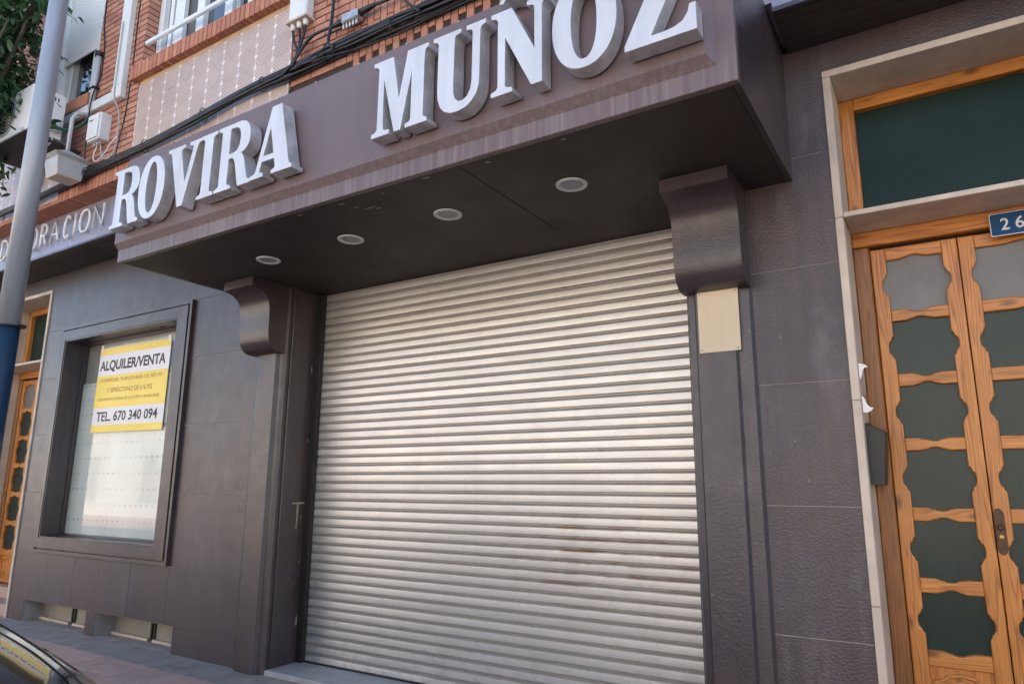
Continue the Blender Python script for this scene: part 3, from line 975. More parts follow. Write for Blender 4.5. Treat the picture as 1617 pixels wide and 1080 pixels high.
box('bottom_bar', -4.57, -1.19, 0.322, 0.36, 0.0335, 0.0445, m_rail, sh)
box('guide_rail', -4.5845, -4.515, 0.285, 0.328, 0.033, 3.03, m_rail, sh)
box('guide_rail', -1.26, -1.2055, 0.285, 0.328, 0.033, 3.03, m_rail, sh)
box('shutter_backing', -4.6, -1.15, 0.40, 0.45, 0.0, 3.05, m_gap, sh)
box('threshold', -4.584, -1.206, -0.012, 0.42, -0.02, 0.032, m_marble, bld, 0.008)

# --- canopy
cp = empty('canopy', (-2.9, -0.6, 3.03), bld)
CX0, CX1, CY, CZ0, CZ1 = -5.20, -0.591, -1.14, 3.03, 3.856
box('fascia_board', CX0, CX1, CY, CY + 0.04, CZ0, CZ1, m_fascia, cp, 0.003)
# raised sign panel with sloped edges
bm = bmesh.new()
o_ = [(CX0 + 0.003, 3.123), (-0.672, 3.123), (-0.672, 3.79), (CX0 + 0.003, 3.79)]
i_ = [(CX0 + 0.003, 3.168), (-0.708, 3.168), (-0.708, 3.775), (CX0 + 0.003, 3.775)]
vo = [bm.verts.new((p[0], CY - 0.001, p[1])) for p in o_]
vi = [bm.verts.new((p[0], CY - 0.036, p[1])) for p in i_]
for k in range(4):
    bm.faces.new((vo[k], vo[(k + 1) % 4], vi[(k + 1) % 4], vi[k]))
bm.faces.new(vi); bm.faces.new(list(reversed(vo)))
from_bm('sign_panel', bm, m_fascia, cp)
box('side_board', CX1 - 0.03, CX1 - 0.0005, CY + 0.0405, 0.013, CZ0 + 0.001, CZ1, m_paint, cp)
box('side_board', CX0 + 0.0005, CX0 + 0.03, CY + 0.0405, 0.013, CZ0 + 0.001, CZ1, m_paint, cp)
box('canopy_top', CX0 + 0.031, CX1 - 0.031, CY + 0.041, -0.405, 3.80, 3.85, m_soffit, cp)
sx = [CX0 + 0.031, -3.62, -2.04, CX1 - 0.031]
for a_, b_ in zip(sx, sx[1:]):
    box('soffit_panel', a_ + 0.002, b_ - 0.002, CY + 0.041, -0.001, CZ0 + 0.0 + random.uniform(0.001, 0.003), CZ0 + 0.02, m_soffit, cp, 0.0015)
box('soffit_panel', PL[1] + 0.001, PR[0] - 0.001, 0.0, 0.42, CZ0 + 0.003, CZ0 + 0.02, m_soffit, cp)
box('panel_bed', CX0 + 0.032, CX1 - 0.032, CY + 0.042, -0.002, CZ0 + 0.021, CZ0 + 0.03, m_gap, cp)

# pale chips in the soffit paint near the front seam
for i, (qx, qy, ql) in enumerate(((-2.95, -1.06, .05), (-2.90, -0.98, .03), (-2.86, -0.93, .09), (-2.80, -0.90, .04), (-2.62, -1.05, .025), (-2.30, -1.08, .06), (-1.9, -1.06, .04), (-3.3, -1.07, .05), (-1.45, -1.07, .03))):
    prism('paint_chip', [(qx, qy), (qx + ql * 0.5, qy - 0.006), (qx + ql, qy + 0.004), (qx + ql * 0.6, qy + 0.010), (qx + ql * 0.2, qy + 0.006)], 'z', 3.0292, 3.0305, chip, cp)

# --- doors
def wavy_stile(xa, xb, z0_, z1_, panes, side, amp=0.027):
    """outline of an upright whose edge on 'side' (+1 right, -1 left) is scooped at every pane"""
    edge = [(0.0, z0_)]
    for (pa, pb) in panes:
        h = pb - pa
        for t, e in ((0.0, 0.0), (0.27, 0.0), (0.32, 0.36), (0.355, 0.40), (0.385, 0.72), (0.43, 0.94), (0.50, 1.0), (0.57, 0.94), (0.615, 0.72), (0.645, 0.40), (0.68, 0.36), (0.73, 0.0), (1.0, 0.0)):
            edge.append((e * amp, pa + h * t))
    edge.append((0.0, z1_))
    if side > 0:
        return [(xa, z0_)] + [(xb - e, z) for e, z in edge] + [(xa, z1_)]
    return [(xb, z1_)] + [(xa + e, z) for e, z in reversed(edge)] + [(xb, z0_)]

def rail_outline(xa, xb, za, zb, top=True, bot=True, waist=0.017):
    w = xb - xa
    prof_ = ((0.0, 0.0), (0.26, 0.0), (0.34, 0.42), (0.38, 0.5), (0.43, 0.88), (0.5, 1.0), (0.57, 0.88), (0.62, 0.5), (0.66, 0.42), (0.74, 0.0), (1.0, 0.0))
    lo = [(xa + w * t, za + (waist * e if bot else 0)) for t, e in prof_]
    hi = [(xa + w * t, zb - (waist * e if top else 0)) for t, e in prof_]
    return lo + list(reversed(hi))

RZ = [(2.60, 2.668), (2.262, 2.325), (1.917, 1.982), (1.585, 1.65), (1.240, 1.307), (0.90, 0.97), (0.565, 0.638)]
def place_mesh(name, me, mat, y, parent, dx):
    o = link(name, me, mat)
    o.location = (dx, y, 0)
    attach(o, parent)
    return o
def door_leaf(xa, xb, dx, parent_bld, name, label):
    d = empty(name, (dx + xa, 0.32, 0.25), parent_bld)
    d['label'] = label
    st = 0.070
    panes = [(RZ[i + 1][1], RZ[i][0]) for i in range(6)][::-1]
    Y = 0.345
    me = outline_mesh('stile', [wavy_stile(xa, xa + st, 0.26, 2.668, panes, 1)], 0.04, 0.006)
    place_mesh('stile', me, m_wood_z, Y, d, dx)
    me = outline_mesh('stile', [wavy_stile(xb - st, xb, 0.26, 2.668, panes, -1)], 0.04, 0.006)
    place_mesh('stile', me, m_wood_z, Y, d, dx)
    for i, (a_, b_) in enumerate(RZ):
        me = outline_mesh('rail', [rail_outline(xa + st - 0.001, xb - st + 0.001, a_, b_, top=(i > 0), bot=(i < 6))], 0.036, 0.007)
        place_mesh('rail', me, m_wood_x, Y - 0.001, d, dx)
    for i in range(6):
        box('pane', dx + xa + 0.03, dx + xb - 0.03, 0.330, 0.334, RZ[i + 1][1] - 0.025, RZ[i][0] + 0.025, m_glass_rib if i == 0 else m_glass_door, d)
    # carved lower panel
    c = (xa + xb) / 2; w = xb - xa - 2 * st
    def arch(ins):
        pts = [(xa + st + ins, 0.30 + ins), (xb - st - ins, 0.30 + ins), (xb - st - ins, 0.515 - ins)]
        pts += [(c + w * 0.32, 0.522 - ins), (c + w * 0.2, 0.545 - ins), (c, 0.556 - ins), (c - w * 0.2, 0.545 - ins), (c - w * 0.32, 0.522 - ins)]
        pts += [(xa + st + ins, 0.515 - ins)]
        return pts
    box('panel_board', dx + xa + st - 0.002, dx + xb - st + 0.002, 0.328, 0.338, 0.26, 0.58, m_wood_z, d)
    place_mesh('panel_moulding', outline_mesh('panel_moulding', [arch(0.012), arch(0.030)], 0.022, 0.006), m_wood_x, 0.336, d, dx)
    place_mesh('raised_panel', outline_mesh('raised_panel', [arch(0.045)], 0.016, 0.007), m_wood_z, 0.335, d, dx)
    box('rail', dx + xa + st, dx + xb - st, 0.31, 0.345, 0.26, 0.31, m_wood_x, d, 0.004)
    return d

def entrance(ox, which):
    dx = ox - D1
    b0, b1 = -0.36, 0.84
    e = empty('door_surround', (ox, 0, 0), bld)
    YS = -0.014
    for (a_, b_) in ((-0.40, -0.3605), (0.8405, 0.88)):
        zz = [0.0, 0.86, 1.822, 2.772, 3.578]
        for za, zb_ in zip(zz, zz[1:]):
            box('jamb_stone', dx + a_, dx + b_, YS + random.uniform(-0.0015, 0.0015), 0.42, za + 0.0008, zb_ - 0.0008, m_cream, e, 0.003)
    box('lintel_stone', dx - 0.40, dx + 0.88, YS, 0.42, 3.579, 3.619, m_cream, e, 0.003)
    box('transom_slab', dx - 0.3595, dx + 0.8395, -0.010, 0.30, 2.772, 2.800, m_cream, e, 0.003)
    box('door_step', dx - 0.3595, dx + 0.8395, 0.02, 0.42, -0.01, 0.12, m_granite, e, 0.006)
    box('door_step', dx - 0.3595, dx + 0.8395, 0.20, 0.42, 0.1205, 0.245, m_granite, e, 0.006)
    # transom light
    t = empty('transom_light', (ox, 0.3, 2.8), bld)
    box('frame_post', dx - 0.3595, dx - 0.285, 0.297, 0.40, 2.801, 3.577, m_wood_z, t, 0.004)
    box('frame_post', dx + 0.765, dx + 0.8395, 0.297, 0.40, 2.801, 3.577, m_wood_z, t, 0.004)
    box('frame_rail', dx - 0.2845, dx + 0.7645, 0.295, 0.40, 3.505, 3.577, m_wood_x, t, 0.004)
    box('frame_rail', dx - 0.2845, dx + 0.7645, 0.297, 0.40, 2.801, 2.845, m_wood_x, t, 0.004)
    box('pane', dx - 0.29, dx + 0.77, 0.345, 0.352, 2.84, 3.51, m_glass_tr, t)
    # door frame
    f = empty('door_frame', (ox, 0.3, 0.24), bld)
    box('frame_post', dx - 0.3595, dx - 0.280, 0.290, 0.41, 0.246, 2.685, m_wood_dk, f, 0.006)
    box('frame_post', dx + 0.765, dx + 0.8395, 0.290, 0.41, 0.246, 2.685, m_wood_dk, f, 0.006)
    box('frame_head', dx - 0.3595, dx + 0.8395, 0.280, 0.41, 2.688, 2.7715, m_wood_x, f, 0.006)
    box('frame_stop', dx - 0.280, dx + 0.765, 0.345, 0.41, 0.246, 2.688, m_gap, f)
    door_leaf(-0.277, 0.1225, dx, bld, 'door', 'narrow pine door leaf with six scalloped panes, ' + which)
    door_leaf(0.1265, 0.763, dx, bld, 'door', 'wide pine door leaf, ' + which)
entrance(D1, 'beside the number plate')
entrance(D2, 'at the far left of the facade')
# handle plate on the right leaf
hp = empty('door_handle', (0.148, 0.3, 1.2), bld)
pl = [(0.128, 1.12), (0.134, 1.105), (0.148, 1.094), (0.162, 1.105), (0.168, 1.12), (0.168, 1.285), (0.162, 1.30), (0.148, 1.31), (0.134, 1.30), (0.128, 1.285)]
o = link('handle_plate', outline_mesh('handle_plate', [pl], 0.006, 0.0018), m_bronze); o.location = (0, 0.3045, 0); attach(o, hp)
def disc(name, cx, y0, y1, cz, r, mat, parent, n=20):
    return tube(name, [(cx, y0, cz), (cx, y1, cz)], r, mat, parent, n)
tube('knob', [(0.148, 0.299, 1.222), (0.148, 0.285, 1.222), (0.148, 0.268, 1.222), (0.148, 0.258, 1.222)], [0.006, 0.006, 0.013, 0.008], m_bronze, hp, 14)
disc('lock_cylinder', 0.149, 0.299, 0.2925, 1.178, 0.0085, m_brass, hp)
box('keyhole', 0.1475, 0.1505, 0.2915, 0.2925, 1.163, 1.182, m_gap, hp)
disc('screw', 0.148, 0.299, 0.2965, 1.292, 0.004, m_screw, hp, 10)
disc('screw', 0.148, 0.299, 0.2965, 1.108, 0.004, m_screw, hp, 10)

# ================================================================== SIGNS
def serif_glyphs():
    g = {}
    g['I'] = (0.38, [[(0, 0), (.38, 0), (.38, .055), (.31, .07), (.29, .10), (.29, .90), (.31, .93), (.38, .945), (.38, 1), (0, 1), (0, .945), (.07, .93), (.09, .90), (.09, .10), (.07, .07), (0, .055)]])
    g['V'] = (0.83, [[(.35, 0), (.47, 0), (.735, .90), (.76, .93), (.83, .945), (.83, 1), (.53, 1), (.53, .945), (.60, .93), (.625, .89), (.485, .37), (.335, .90), (.35, .93), (.42, .945), (.42, 1), (0, 1), (0, .945), (.06, .93), (.085, .90)]])
    g['A'] = (0.83, [[(0, 0), (.27, 0), (.27, .055), (.21, .07), (.195, .10), (.225, .215), (.475, .215), (.50, .10), (.49, .07), (.43, .055), (.43, 0), (.83, 0), (.83, .055), (.79, .07), (.77, .10), (.56, 1), (.37, 1), (.11, .10), (.08, .07), (0, .055)],
                     [(.25, .30), (.455, .30), (.365, .70)]])
    g['R'] = (0.79, [[(0, 0), (.37, 0), (.37, .055), (.30, .07), (.28, .10), (.28, .46), (.36, .46), (.40, .43), (.44, .34), (.50, .10), (.53, 0), (.79, 0), (.79, .055), (.74, .07), (.715, .10), (.64, .38), (.60, .46), (.56, .495)]
                      + [(.62, .515), (.68, .56), (.715, .62), (.73, .72), (.72, .82), (.68, .91), (.61, .97), (.50, 1.0)] + [(0, 1), (0, .945), (.07, .93), (.09, .90), (.09, .10), (.07, .07), (0, .055)],
                     [(.28, .54), (.28, .925), (.36, .925), (.43, .915), (.48, .88), (.51, .81), (.515, .72), (.505, .64), (.475, .58), (.43, .55), (.37, .54)]])
    def sup(cx, cy, a, b, p, n=40):
        out = []
        for i in range(n):
            t = 2 * math.pi * i / n
            ct, st_ = math.cos(t), math.sin(t)
            out.append((cx + a * math.copysign(abs(ct) ** (2 / p), ct), cy + b * math.copysign(abs(st_) ** (2 / p), st_)))
        return out
    g['O'] = (0.70, [sup(.35, .5, .35, .52, 2.15), sup(.35, .5, .14, .42, 2.2)])
    g['M'] = (0.84, [[(0, 0), (.28, 0), (.28, .055), (.20, .07), (.18, .10), (.17, .73), (.355, 0), (.45, 0), (.60, .72), (.60, .10), (.585, .07), (.52, .055), (.52, 0), (.84, 0), (.84, .055), (.80, .07), (.785, .10), (.785, .90), (.80, .93), (.84, .945), (.84, 1), (.53, 1), (.415, .42), (.31, 1), (0, 1), (0, .945), (.06, .93), (.085, .90), (.085, .10), (.06, .07), (0, .055)]])
    g['U'] = (0.72, [[(0, 1), (0, .945), (.06, .93), (.075, .90), (.075, .30), (.085, .20), (.12, .10), (.18, .03), (.27, -.015), (.37, -.02), (.47, .00), (.55, .05), (.61, .13), (.64, .22), (.648, .32), (.648, .90), (.665, .93), (.72, .945), (.72, 1), (.46, 1), (.46, .945), (.525, .93), (.545, .90), (.545, .30), (.53, .20), (.49, .13), (.43, .10), (.37, .105), (.325, .15), (.305, .22), (.30, .30), (.30, .90), (.315, .93), (.39, .945), (.39, 1)]])
    g['N'] = (0.70, [[(0, 0), (.27, 0), (.27, .055), (.20, .07), (.18, .10), (.18, .66), (.50, 0), (.63, 0), (.63, .90), (.65, .93), (.70, .945), (.70, 1), (.45, 1), (.45, .945), (.52, .93), (.54, .90), (.54, .42), (.26, 1), (0, 1), (0, .945), (.06, .93), (.085, .90), (.085, .10), (.06, .07), (0, .055)],
                     [(.10, 1.10), (.16, 1.20), (.25, 1.235), (.34, 1.205), (.42, 1.17), (.48, 1.17), (.52, 1.21), (.58, 1.21), (.55, 1.13), (.48, 1.075), (.39, 1.075), (.30, 1.11), (.23, 1.135), (.18, 1.12), (.15, 1.08)]])
    g['Z'] = (0.70, [[(0, 0), (.70, 0), (.70, .28), (.64, .28), (.62, .20), (.57, .13), (.49, .095), (.40, .085), (.265, .085), (.68, .94), (.68, 1), (.05, 1), (.05, .72), (.11, .72), (.14, .82), (.20, .885), (.28, .91), (.42, .915), (0, .06)]])
    return g
GL = serif_glyphs()
sign = tag(empty('shop_sign', (-2.9, -1.18, 3.2)), 'large raised silver-white serif letters in two words on the canopy fascia', 'sign')
LH, LZ, LD, LY = 0.452, 3.228, 0.088, -1.188
LET = [('R', -5.10, -4.735), ('O', -4.765, -4.45), ('V', -4.43, -4.05), ('I', -4.055, -3.88), ('R', -3.868, -3.515), ('A', -3.51, -3.13),
       ('M', -2.50, -2.117), ('U', -2.085, -1.755), ('N', -1.72, -1.402), ('O', -1.378, -1.055), ('Z', -1.025, -0.708)]
for ch, xa, xb in LET:
    w, outs = GL[ch]
    s = (xb - xa) / w
    me = outline_mesh('letter', [[(p[0] * s, p[1] * LH) for p in sp] for sp in outs], LD, 0.0015)
    me.materials.append(m_letter); me.materials.append(m_letter_side)
    for p in me.polygons:
        p.material_index = 0 if p.normal.y < -0.9 else 1
    o = link('letter', me)
    o.location = (xa, LY + random.uniform(-0.004, 0.002), LZ + random.uniform(-0.003, 0.003))
    o.rotation_euler = (0, random.uniform(-0.006, 0.006), 0)
    o['label'] = 'raised letter ' + ('Ñ' if ch == 'N' else ch)
    attach(o, sign)
    for k in (0.3, 0.7):        # stand-off pins
        pass

# thin tube letters on the left band
deco = tag(empty('tube_letter_sign', (-8, -0.44, 3.9)), 'thin white tube letters reading DECORACION on the band at far left', 'sign')
def stroke_letter(ch, xa, w, z0_, h, mat):
    S = {'D': [[(0, 0), (0, 1)], [(0, 1), (.5, .98), (.9, .75), (1, .5), (.9, .25), (.5, .02), (0, 0)]],
         'E': [[(1, 0), (0, 0), (0, 1), (1, 1)], [(0, .52), (.8, .52)]],
         'C': [[(1, .85), (.75, 1), (.4, .98), (.1, .75), (0, .5), (.1, .22), (.4, .02), (.75, 0), (1, .12)]],
         'O': [[(.5, 1), (.15, .9), (0, .5), (.15, .1), (.5, 0), (.85, .1), (1, .5), (.85, .9), (.5, 1)]],
         'R': [[(0, 0), (0, 1), (.7, .98), (1, .75), (.7, .52), (0, .5)], [(.45, .5), (1, 0)]],
         'A': [[(0, 0), (.5, 1), (1, 0)], [(.2, .36), (.8, .36)]],
         'I': [[(0, 0), (0, 1)]],
         'N': [[(0, 0), (0, 1), (1, 0), (1, 1)]]}[ch]
    bm = bmesh.new()
    for s_ in S:
        pts = [(xa + p[0] * w, -0.445, z0_ + p[1] * h) for p in s_]
        if len(pts) > 4: pts = spline(pts, 4)
        tube_bm(bm, pts, 0.0125, 7)
    for px_, pz_ in ((0.0, 0.2), (0.0, 0.8)):
        tube_bm(bm, [(xa + px_ * w, -0.445, z0_ + pz_ * h), (xa + px_ * w, -0.409, z0_ + pz_ * h)], 0.004, 5)
    o = from_bm('letter', bm, mat, deco)
    o['label'] = 'thin tube letter ' + ch
xsD = [('D', -9.10, .15), ('E', -8.87, .11), ('C', -8.67, .14), ('O', -8.43, .165), ('R', -8.17, .115), ('A', -7.955, .16), ('C', -7.68, .10), ('I', -7.465, .1), ('O', -7.365, .185), ('N', -7.09, .17)]
for ch, xa, w in xsD:
    stroke_letter(ch, xa, w, 3.912, 0.235, m_thin)

# rental poster on the shop window
rs = tag(empty('rental_sign', (-7.18, 0.16, 2.4)), 'yellow and white ALQUILER/VENTA rental poster on the shop window', 'poster')
RX0, RX1, RZ0, RZ1 = -7.84, -6.528, 1.931, 2.842
RY = 0.166
def curl_sheet(name, xa, xb, za, zb, y, mat, parent):
    return box(name, xa, xb, y - 0.002, y, za, zb, mat, parent)
H = RZ1 - RZ0
box('poster_sheet', RX0, RX1, RY - 0.003, RY, RZ0, RZ1, m_sign_w, rs)
for za, zb_ in ((RZ0 + 0.0, RZ0 + 0.075), (RZ0 + 0.285 * H, RZ0 + 0.665 * H), (RZ1 - 0.075, RZ1)):
    box('yellow_band', RX0, RX1, RY - 0.0045, RY - 0.0031, za, zb_, m_yellow, rs)
def put_text(parent, txt, x, z, w, h, y, mat, bold=0.0, name='lettering'):
    o = link(name, text_mesh(name, txt, w, h, 0.0008, bold), mat)
    o.location = (x, y, z)
    o['kind'] = 'stuff'
    attach(o, parent)
    return o
W_ = RX1 - RX0
put_text(rs, 'ALQUILER/VENTA', RX0 + 0.02 * W_, RZ0 + 0.705 * H, 0.93 * W_, 0.145 * H, RY - 0.0032, m_ink, 0.030)
put_text(rs, 'COMERCIAL PLANTA BAJA DE 585 M2', RX0 + 0.05 * W_, RZ0 + 0.575 * H, 0.88 * W_, 0.055 * H, RY - 0.0047, m_ink2)
put_text(rs, 'Y SEMISOTANO DE 616 M2', RX0 + 0.17 * W_, RZ0 + 0.46 * H, 0.64 * W_, 0.055 * H, RY - 0.0047, m_ink2)
put_text(rs, 'CON MONTACARGAS DE 3 X 2 MTS Y ALMACENES', RX0 + 0.04 * W_, RZ0 + 0.365 * H, 0.88 * W_, 0.035 * H, RY - 0.0047, m_ink2)
put_text(rs, 'TEL. 670 340 094', RX0 + 0.06 * W_, RZ0 + 0.125 * H, 0.86 * W_, 0.115 * H, RY - 0.0032, m_ink, 0.020)
for cx, cz in ((RX0 + 0.03, RZ1 - 0.012), (RX1 - 0.03, RZ1 - 0.012)):
    box('tape', cx - 0.02, cx + 0.02, RY - 0.0062, RY - 0.0052, cz - 0.02, cz + 0.05, m_sign_w, rs)

rs.rotation_euler = (0, 0.010, 0.0)
# number plate
np_ = tag(empty('number_plate', (0.36, 0.27, 2.68)), 'blue enamel house number plate reading 26 above the right-hand door', 'number plate')
NX0, NX1, NZ0, NZ1 = 0.268, 0.452, 2.624, 2.742
def rrect(xa, xb, za, zb, r, n=4):
    return arc(xb - r, zb - r, r, r, 0, 90, n) + arc(xa + r, zb - r, r, r, 90, 180, n) + arc(xa + r, za + r, r, r, 180, 270, n) + arc(xb - r, za + r, r, r, 270, 360, n)
o = link('plate_back', outline_mesh('plate_back', [rrect(NX0, NX1, NZ0, NZ1, 0.010)], 0.004, 0.001), m_white); o.location = (0, 0.255, 0); attach(o, np_)
o = link('blue_field', outline_mesh('blue_field', [rrect(NX0 + .004, NX1 - .004, NZ0 + .004, NZ1 - .004, 0.008)], 0.002, 0.0), m_blue); o.location = (0, 0.2508, 0); attach(o, np_)
put_text(np_, '2', 0.312, 2.651, 0.036, 0.062, 0.2485, m_white, 0.012, 'numeral')
put_text(np_, '6', 0.372, 2.651, 0.036, 0.062, 0.2485, m_white, 0.012, 'numeral')
box('plate_bracket', 0.30, 0.42, 0.2552, 0.281, 2.70, 2.73, m_rail, np_)

# blank cream plate on the right pilaster
bp = tag(empty('blank_plate', (-1.03, -0.065, 2.3)), 'blank cream metal plate screwed to the right pilaster under its bracket', 'plate')
BX0, BX1, BZ0, BZ1 = -1.128, -0.905, 2.118, 2.462
box('plate_sheet', BX0, BX1, -0.067, -0.0625, BZ0, BZ1, m_plate, bp, 0.0008)
for cx in (BX0 + 0.014, BX1 - 0.014):
    for cz in (BZ0 + 0.014, BZ1 - 0.014):
        disc('screw', cx, -0.067, -0.0685, cz, 0.004, m_screw, bp, 10)

# ================================================================== DOWNLIGHTS
order = ['leftmost, nearest the left bracket', 'second from the left bracket', 'second from the right bracket', 'rightmost, nearest the right bracket']
for (lx, ly), od in zip(((-4.158, -0.59), (-3.314, -0.594), (-2.482, -0.605), (-1.636, -0.592)), order):
    d = tag(empty('downlight', (lx, ly, 3.03)), 'round recessed downlight in the dark canopy soffit, ' + od, 'light', 'downlights in the canopy soffit')
    bm = bmesh.new()
    n = 32
    prof2 = [(0.088, 3.0305), (0.087, 3.024), (0.080, 3.0205), (0.072, 3.021), (0.068, 3.027), (0.062, 3.0297)]
    rr = [[bm.verts.new((lx + r * math.cos(2 * math.pi * k / n), ly + r * math.sin(2 * math.pi * k / n), z)) for k in range(n)] for r, z in prof2]
    for a_, b_ in zip(rr, rr[1:]):
        for k in range(n):
            f = bm.faces.new((a_[k], a_[(k + 1) % n], b_[(k + 1) % n], b_[k])); f.smooth = True
    from_bm('trim_ring', bm, m_ring, d)
    bm = bmesh.new()
    pr2 = [(0.0625, 3.0296), (0.06, 3.0285), (0.03, 3.028)]
    rr = [[bm.verts.new((lx + r * math.cos(2 * math.pi * k / n), ly + r * math.sin(2 * math.pi * k / n), z)) for k in range(n)] for r, z in pr2]
    for a_, b_ in zip(rr, rr[1:]):
        for k in range(n):
            f = bm.faces.new((a_[k], a_[(k + 1) % n], b_[(k + 1) % n], b_[k])); f.smooth = True
    bm.faces.new(rr[-1])
    from_bm('lens', bm, m_lens, d)

# ================================================================== MAILBOX AND FLYERS
mb = tag(empty('mailbox', (-0.32, 0.16, 1.55)), 'dark grey mailbox on the left jamb of the right-hand door', 'mailbox')
prism('mailbox_body', [(-0.3598, 1.417), (-0.300, 1.417), (-0.276, 1.668), (-0.3598, 1.712)], 'y', 0.06, 0.272, m_mail, mb)
prism('mailbox_lid', [(-0.3597, 1.713), (-0.275, 1.6695), (-0.2745, 1.6735), (-0.3597, 1.7175)], 'y', 0.057, 0.275, m_mail, mb)
tube('lid_hinge', [(-0.345, 0.062, 1.713), (-0.345, 0.27, 1.713)], 0.004, m_mail, mb)
def leaflet(name, pts, w0, w1, mat, label):
    bm = bmesh.new()
    pr_ = None
    for (x_, z_), (ya, yb) in zip(pts, [(w0 + i * 0.004, w1 + i * 0.002) for i in range(len(pts))]):
        a_ = bm.verts.new((x_, ya, z_)); b_ = bm.verts.new((x_, yb, z_ + 0.004))
        if pr_: bm.faces.new((pr_[0], pr_[1], b_, a_))
        pr_ = (a_, b_)
    bmesh.ops.recalc_face_normals(bm, faces=bm.faces)
    bmesh.ops.solidify(bm, geom=list(bm.faces), thickness=0.0012)
    return tag(from_bm(name, bm, mat), label, 'leaflet')
def flap(pts, y, mat, label):
    o = link('leaflet', outline_mesh('leaflet', [pts], 0.0016, 0.0), mat)
    o.location = (0, y, 0); o.rotation_euler = (0.10, 0, 0.05)
    return tag(o, label, 'leaflet')
flap([(-0.358, 1.92), (-0.347, 1.945), (-0.344, 1.965), (-0.334, 1.976), (-0.320, 1.980), (-0.332, 1.992), (-0.358, 2.0)], 0.12, m_paper, 'white leaflet curling from the door jamb, upper of two above the mailbox')
flap([(-0.358, 1.765), (-0.342, 1.762), (-0.326, 1.768), (-0.312, 1.783), (-0.328, 1.788), (-0.341, 1.806), (-0.347, 1.83), (-0.358, 1.845)], 0.12, m_paper, 'white leaflet drooping just above the mailbox, lower of two')
leaflet('leaflet', [(-0.352, 1.842), (-0.350, 1.86), (-0.340, 1.868), (-0.336, 1.862)], 0.11, 0.17, m_orange, 'small orange leaflet tucked between the two white ones')
leaflet('leaflet', [(-0.320, 1.715), (-0.305, 1.708), (-0.290, 1.698), (-0.282, 1.688)], 0.10, 0.20, m_red, 'small red leaflet lying on the mailbox lid')
# ================================================================== SERVICES ON THE BRICK WALL
# trunking
tr = tag(empty('cable_trunking', (-6.6, -0.63, 5.2)), 'white cable trunking running down the brick wall and turning left below the window', 'trunking')
box('upright_trunk', -6.62, -6.47, -0.665, -0.604, 5.20, 8.6, m_white, tr, 0.006)
box('level_trunk', -7.62, -6.475, -0.655, -0.605, 5.075, 5.175, m_white, tr, 0.006)
box('corner_cover', -6.63, -6.46, -0.67, -0.604, 5.06, 5.199, m_white, tr, 0.008)
dp = tag(empty('grey_pipe', (-7.0, -0.64, 5.3)), 'short grey pipe with bracket beside the roller-blind window', 'pipe')
tube('pipe_tube', [(-7.05, -0.635, 5.10), (-7.045, -0.635, 5.40), (-7.035, -0.635, 5.72)], 0.028, m_grey_pl, dp, 12)
tube('pipe_collar', [(-7.036, -0.635, 5.70), (-7.035, -0.635, 5.75)], 0.04, m_black, dp, 12)
box('pipe_clip', -7.09, -7.0, -0.668, -0.603, 5.33, 5.35, m_rail, dp)
# meter box
me_ = tag(empty('meter_box', (-6.72, -0.66, 4.8)), 'small white meter box hanging on the brick wall above the cables', 'meter box')
box('box_body', -6.88, -6.66, -0.715, -0.604, 4.66, 4.94, m_white, me_, 0.012, 2)
box('box_cover', -6.865, -6.675, -0.73, -0.7155, 4.675, 4.925, m_white, me_, 0.006, 2)
box('label_strip', -6.83, -6.76, -0.7315, -0.7302, 4.86, 4.872, m_black, me_)
for q in (-6.82, -6.77, -6.72):
    tube('cable_gland', [(q, -0.66, 4.662), (q, -0.66, 4.63)], 0.012, m_grey_pl, me_, 8)
def cable(name, pts, r, label, cat='cable', mat=None, parent=None, k=6):
    o = tube(name, spline(pts, k), r, mat or m_cable, parent, 6)
    if parent is None: tag(o, label, cat)
    return o
cable('meter_cable', [(-6.555, -0.676, 5.9), (-6.55, -0.678, 5.2), (-6.53, -0.678, 5.05), (-6.50, -0.63, 4.9), (-6.49, -0.625, 4.6), (-6.52, -0.63, 4.5), (-6.60, -0.63, 4.46), (-6.70, -0.64, 4.5), (-6.72, -0.655, 4.63)], 0.006, 'thin grey cable dropping from the trunking to the meter box', mat=m_grey_pl)
cable('loose_cable', [(-6.77, -0.66, 4.63), (-6.80, -0.67, 4.52), (-6.72, -0.68, 4.44), (-6.60, -0.68, 4.47), (-6.52, -0.67, 4.56), (-6.45, -0.65, 4.64)], 0.005, 'loose pale cable looping under the meter box', mat=m_white_al)
cable('wall_cable', [(-6.40, -0.612, 6.9), (-6.41, -0.612, 6.0), (-6.40, -0.612, 5.4), (-6.42, -0.612, 4.9), (-6.46, -0.64, 4.42)], 0.006, 'thin black cable running down the brick beside the trunking')
cable('wall_cable', [(-7.10, -0.612, 6.9), (-7.085, -0.612, 6.3), (-7.06, -0.612, 6.05), (-7.0, -0.612, 5.8), (-6.99, -0.612, 5.5), (-7.0, -0.67, 5.15), (-7.02, -0.64, 4.45)], 0.007, 'thin black cable running down the brick beside the roller-blind window')
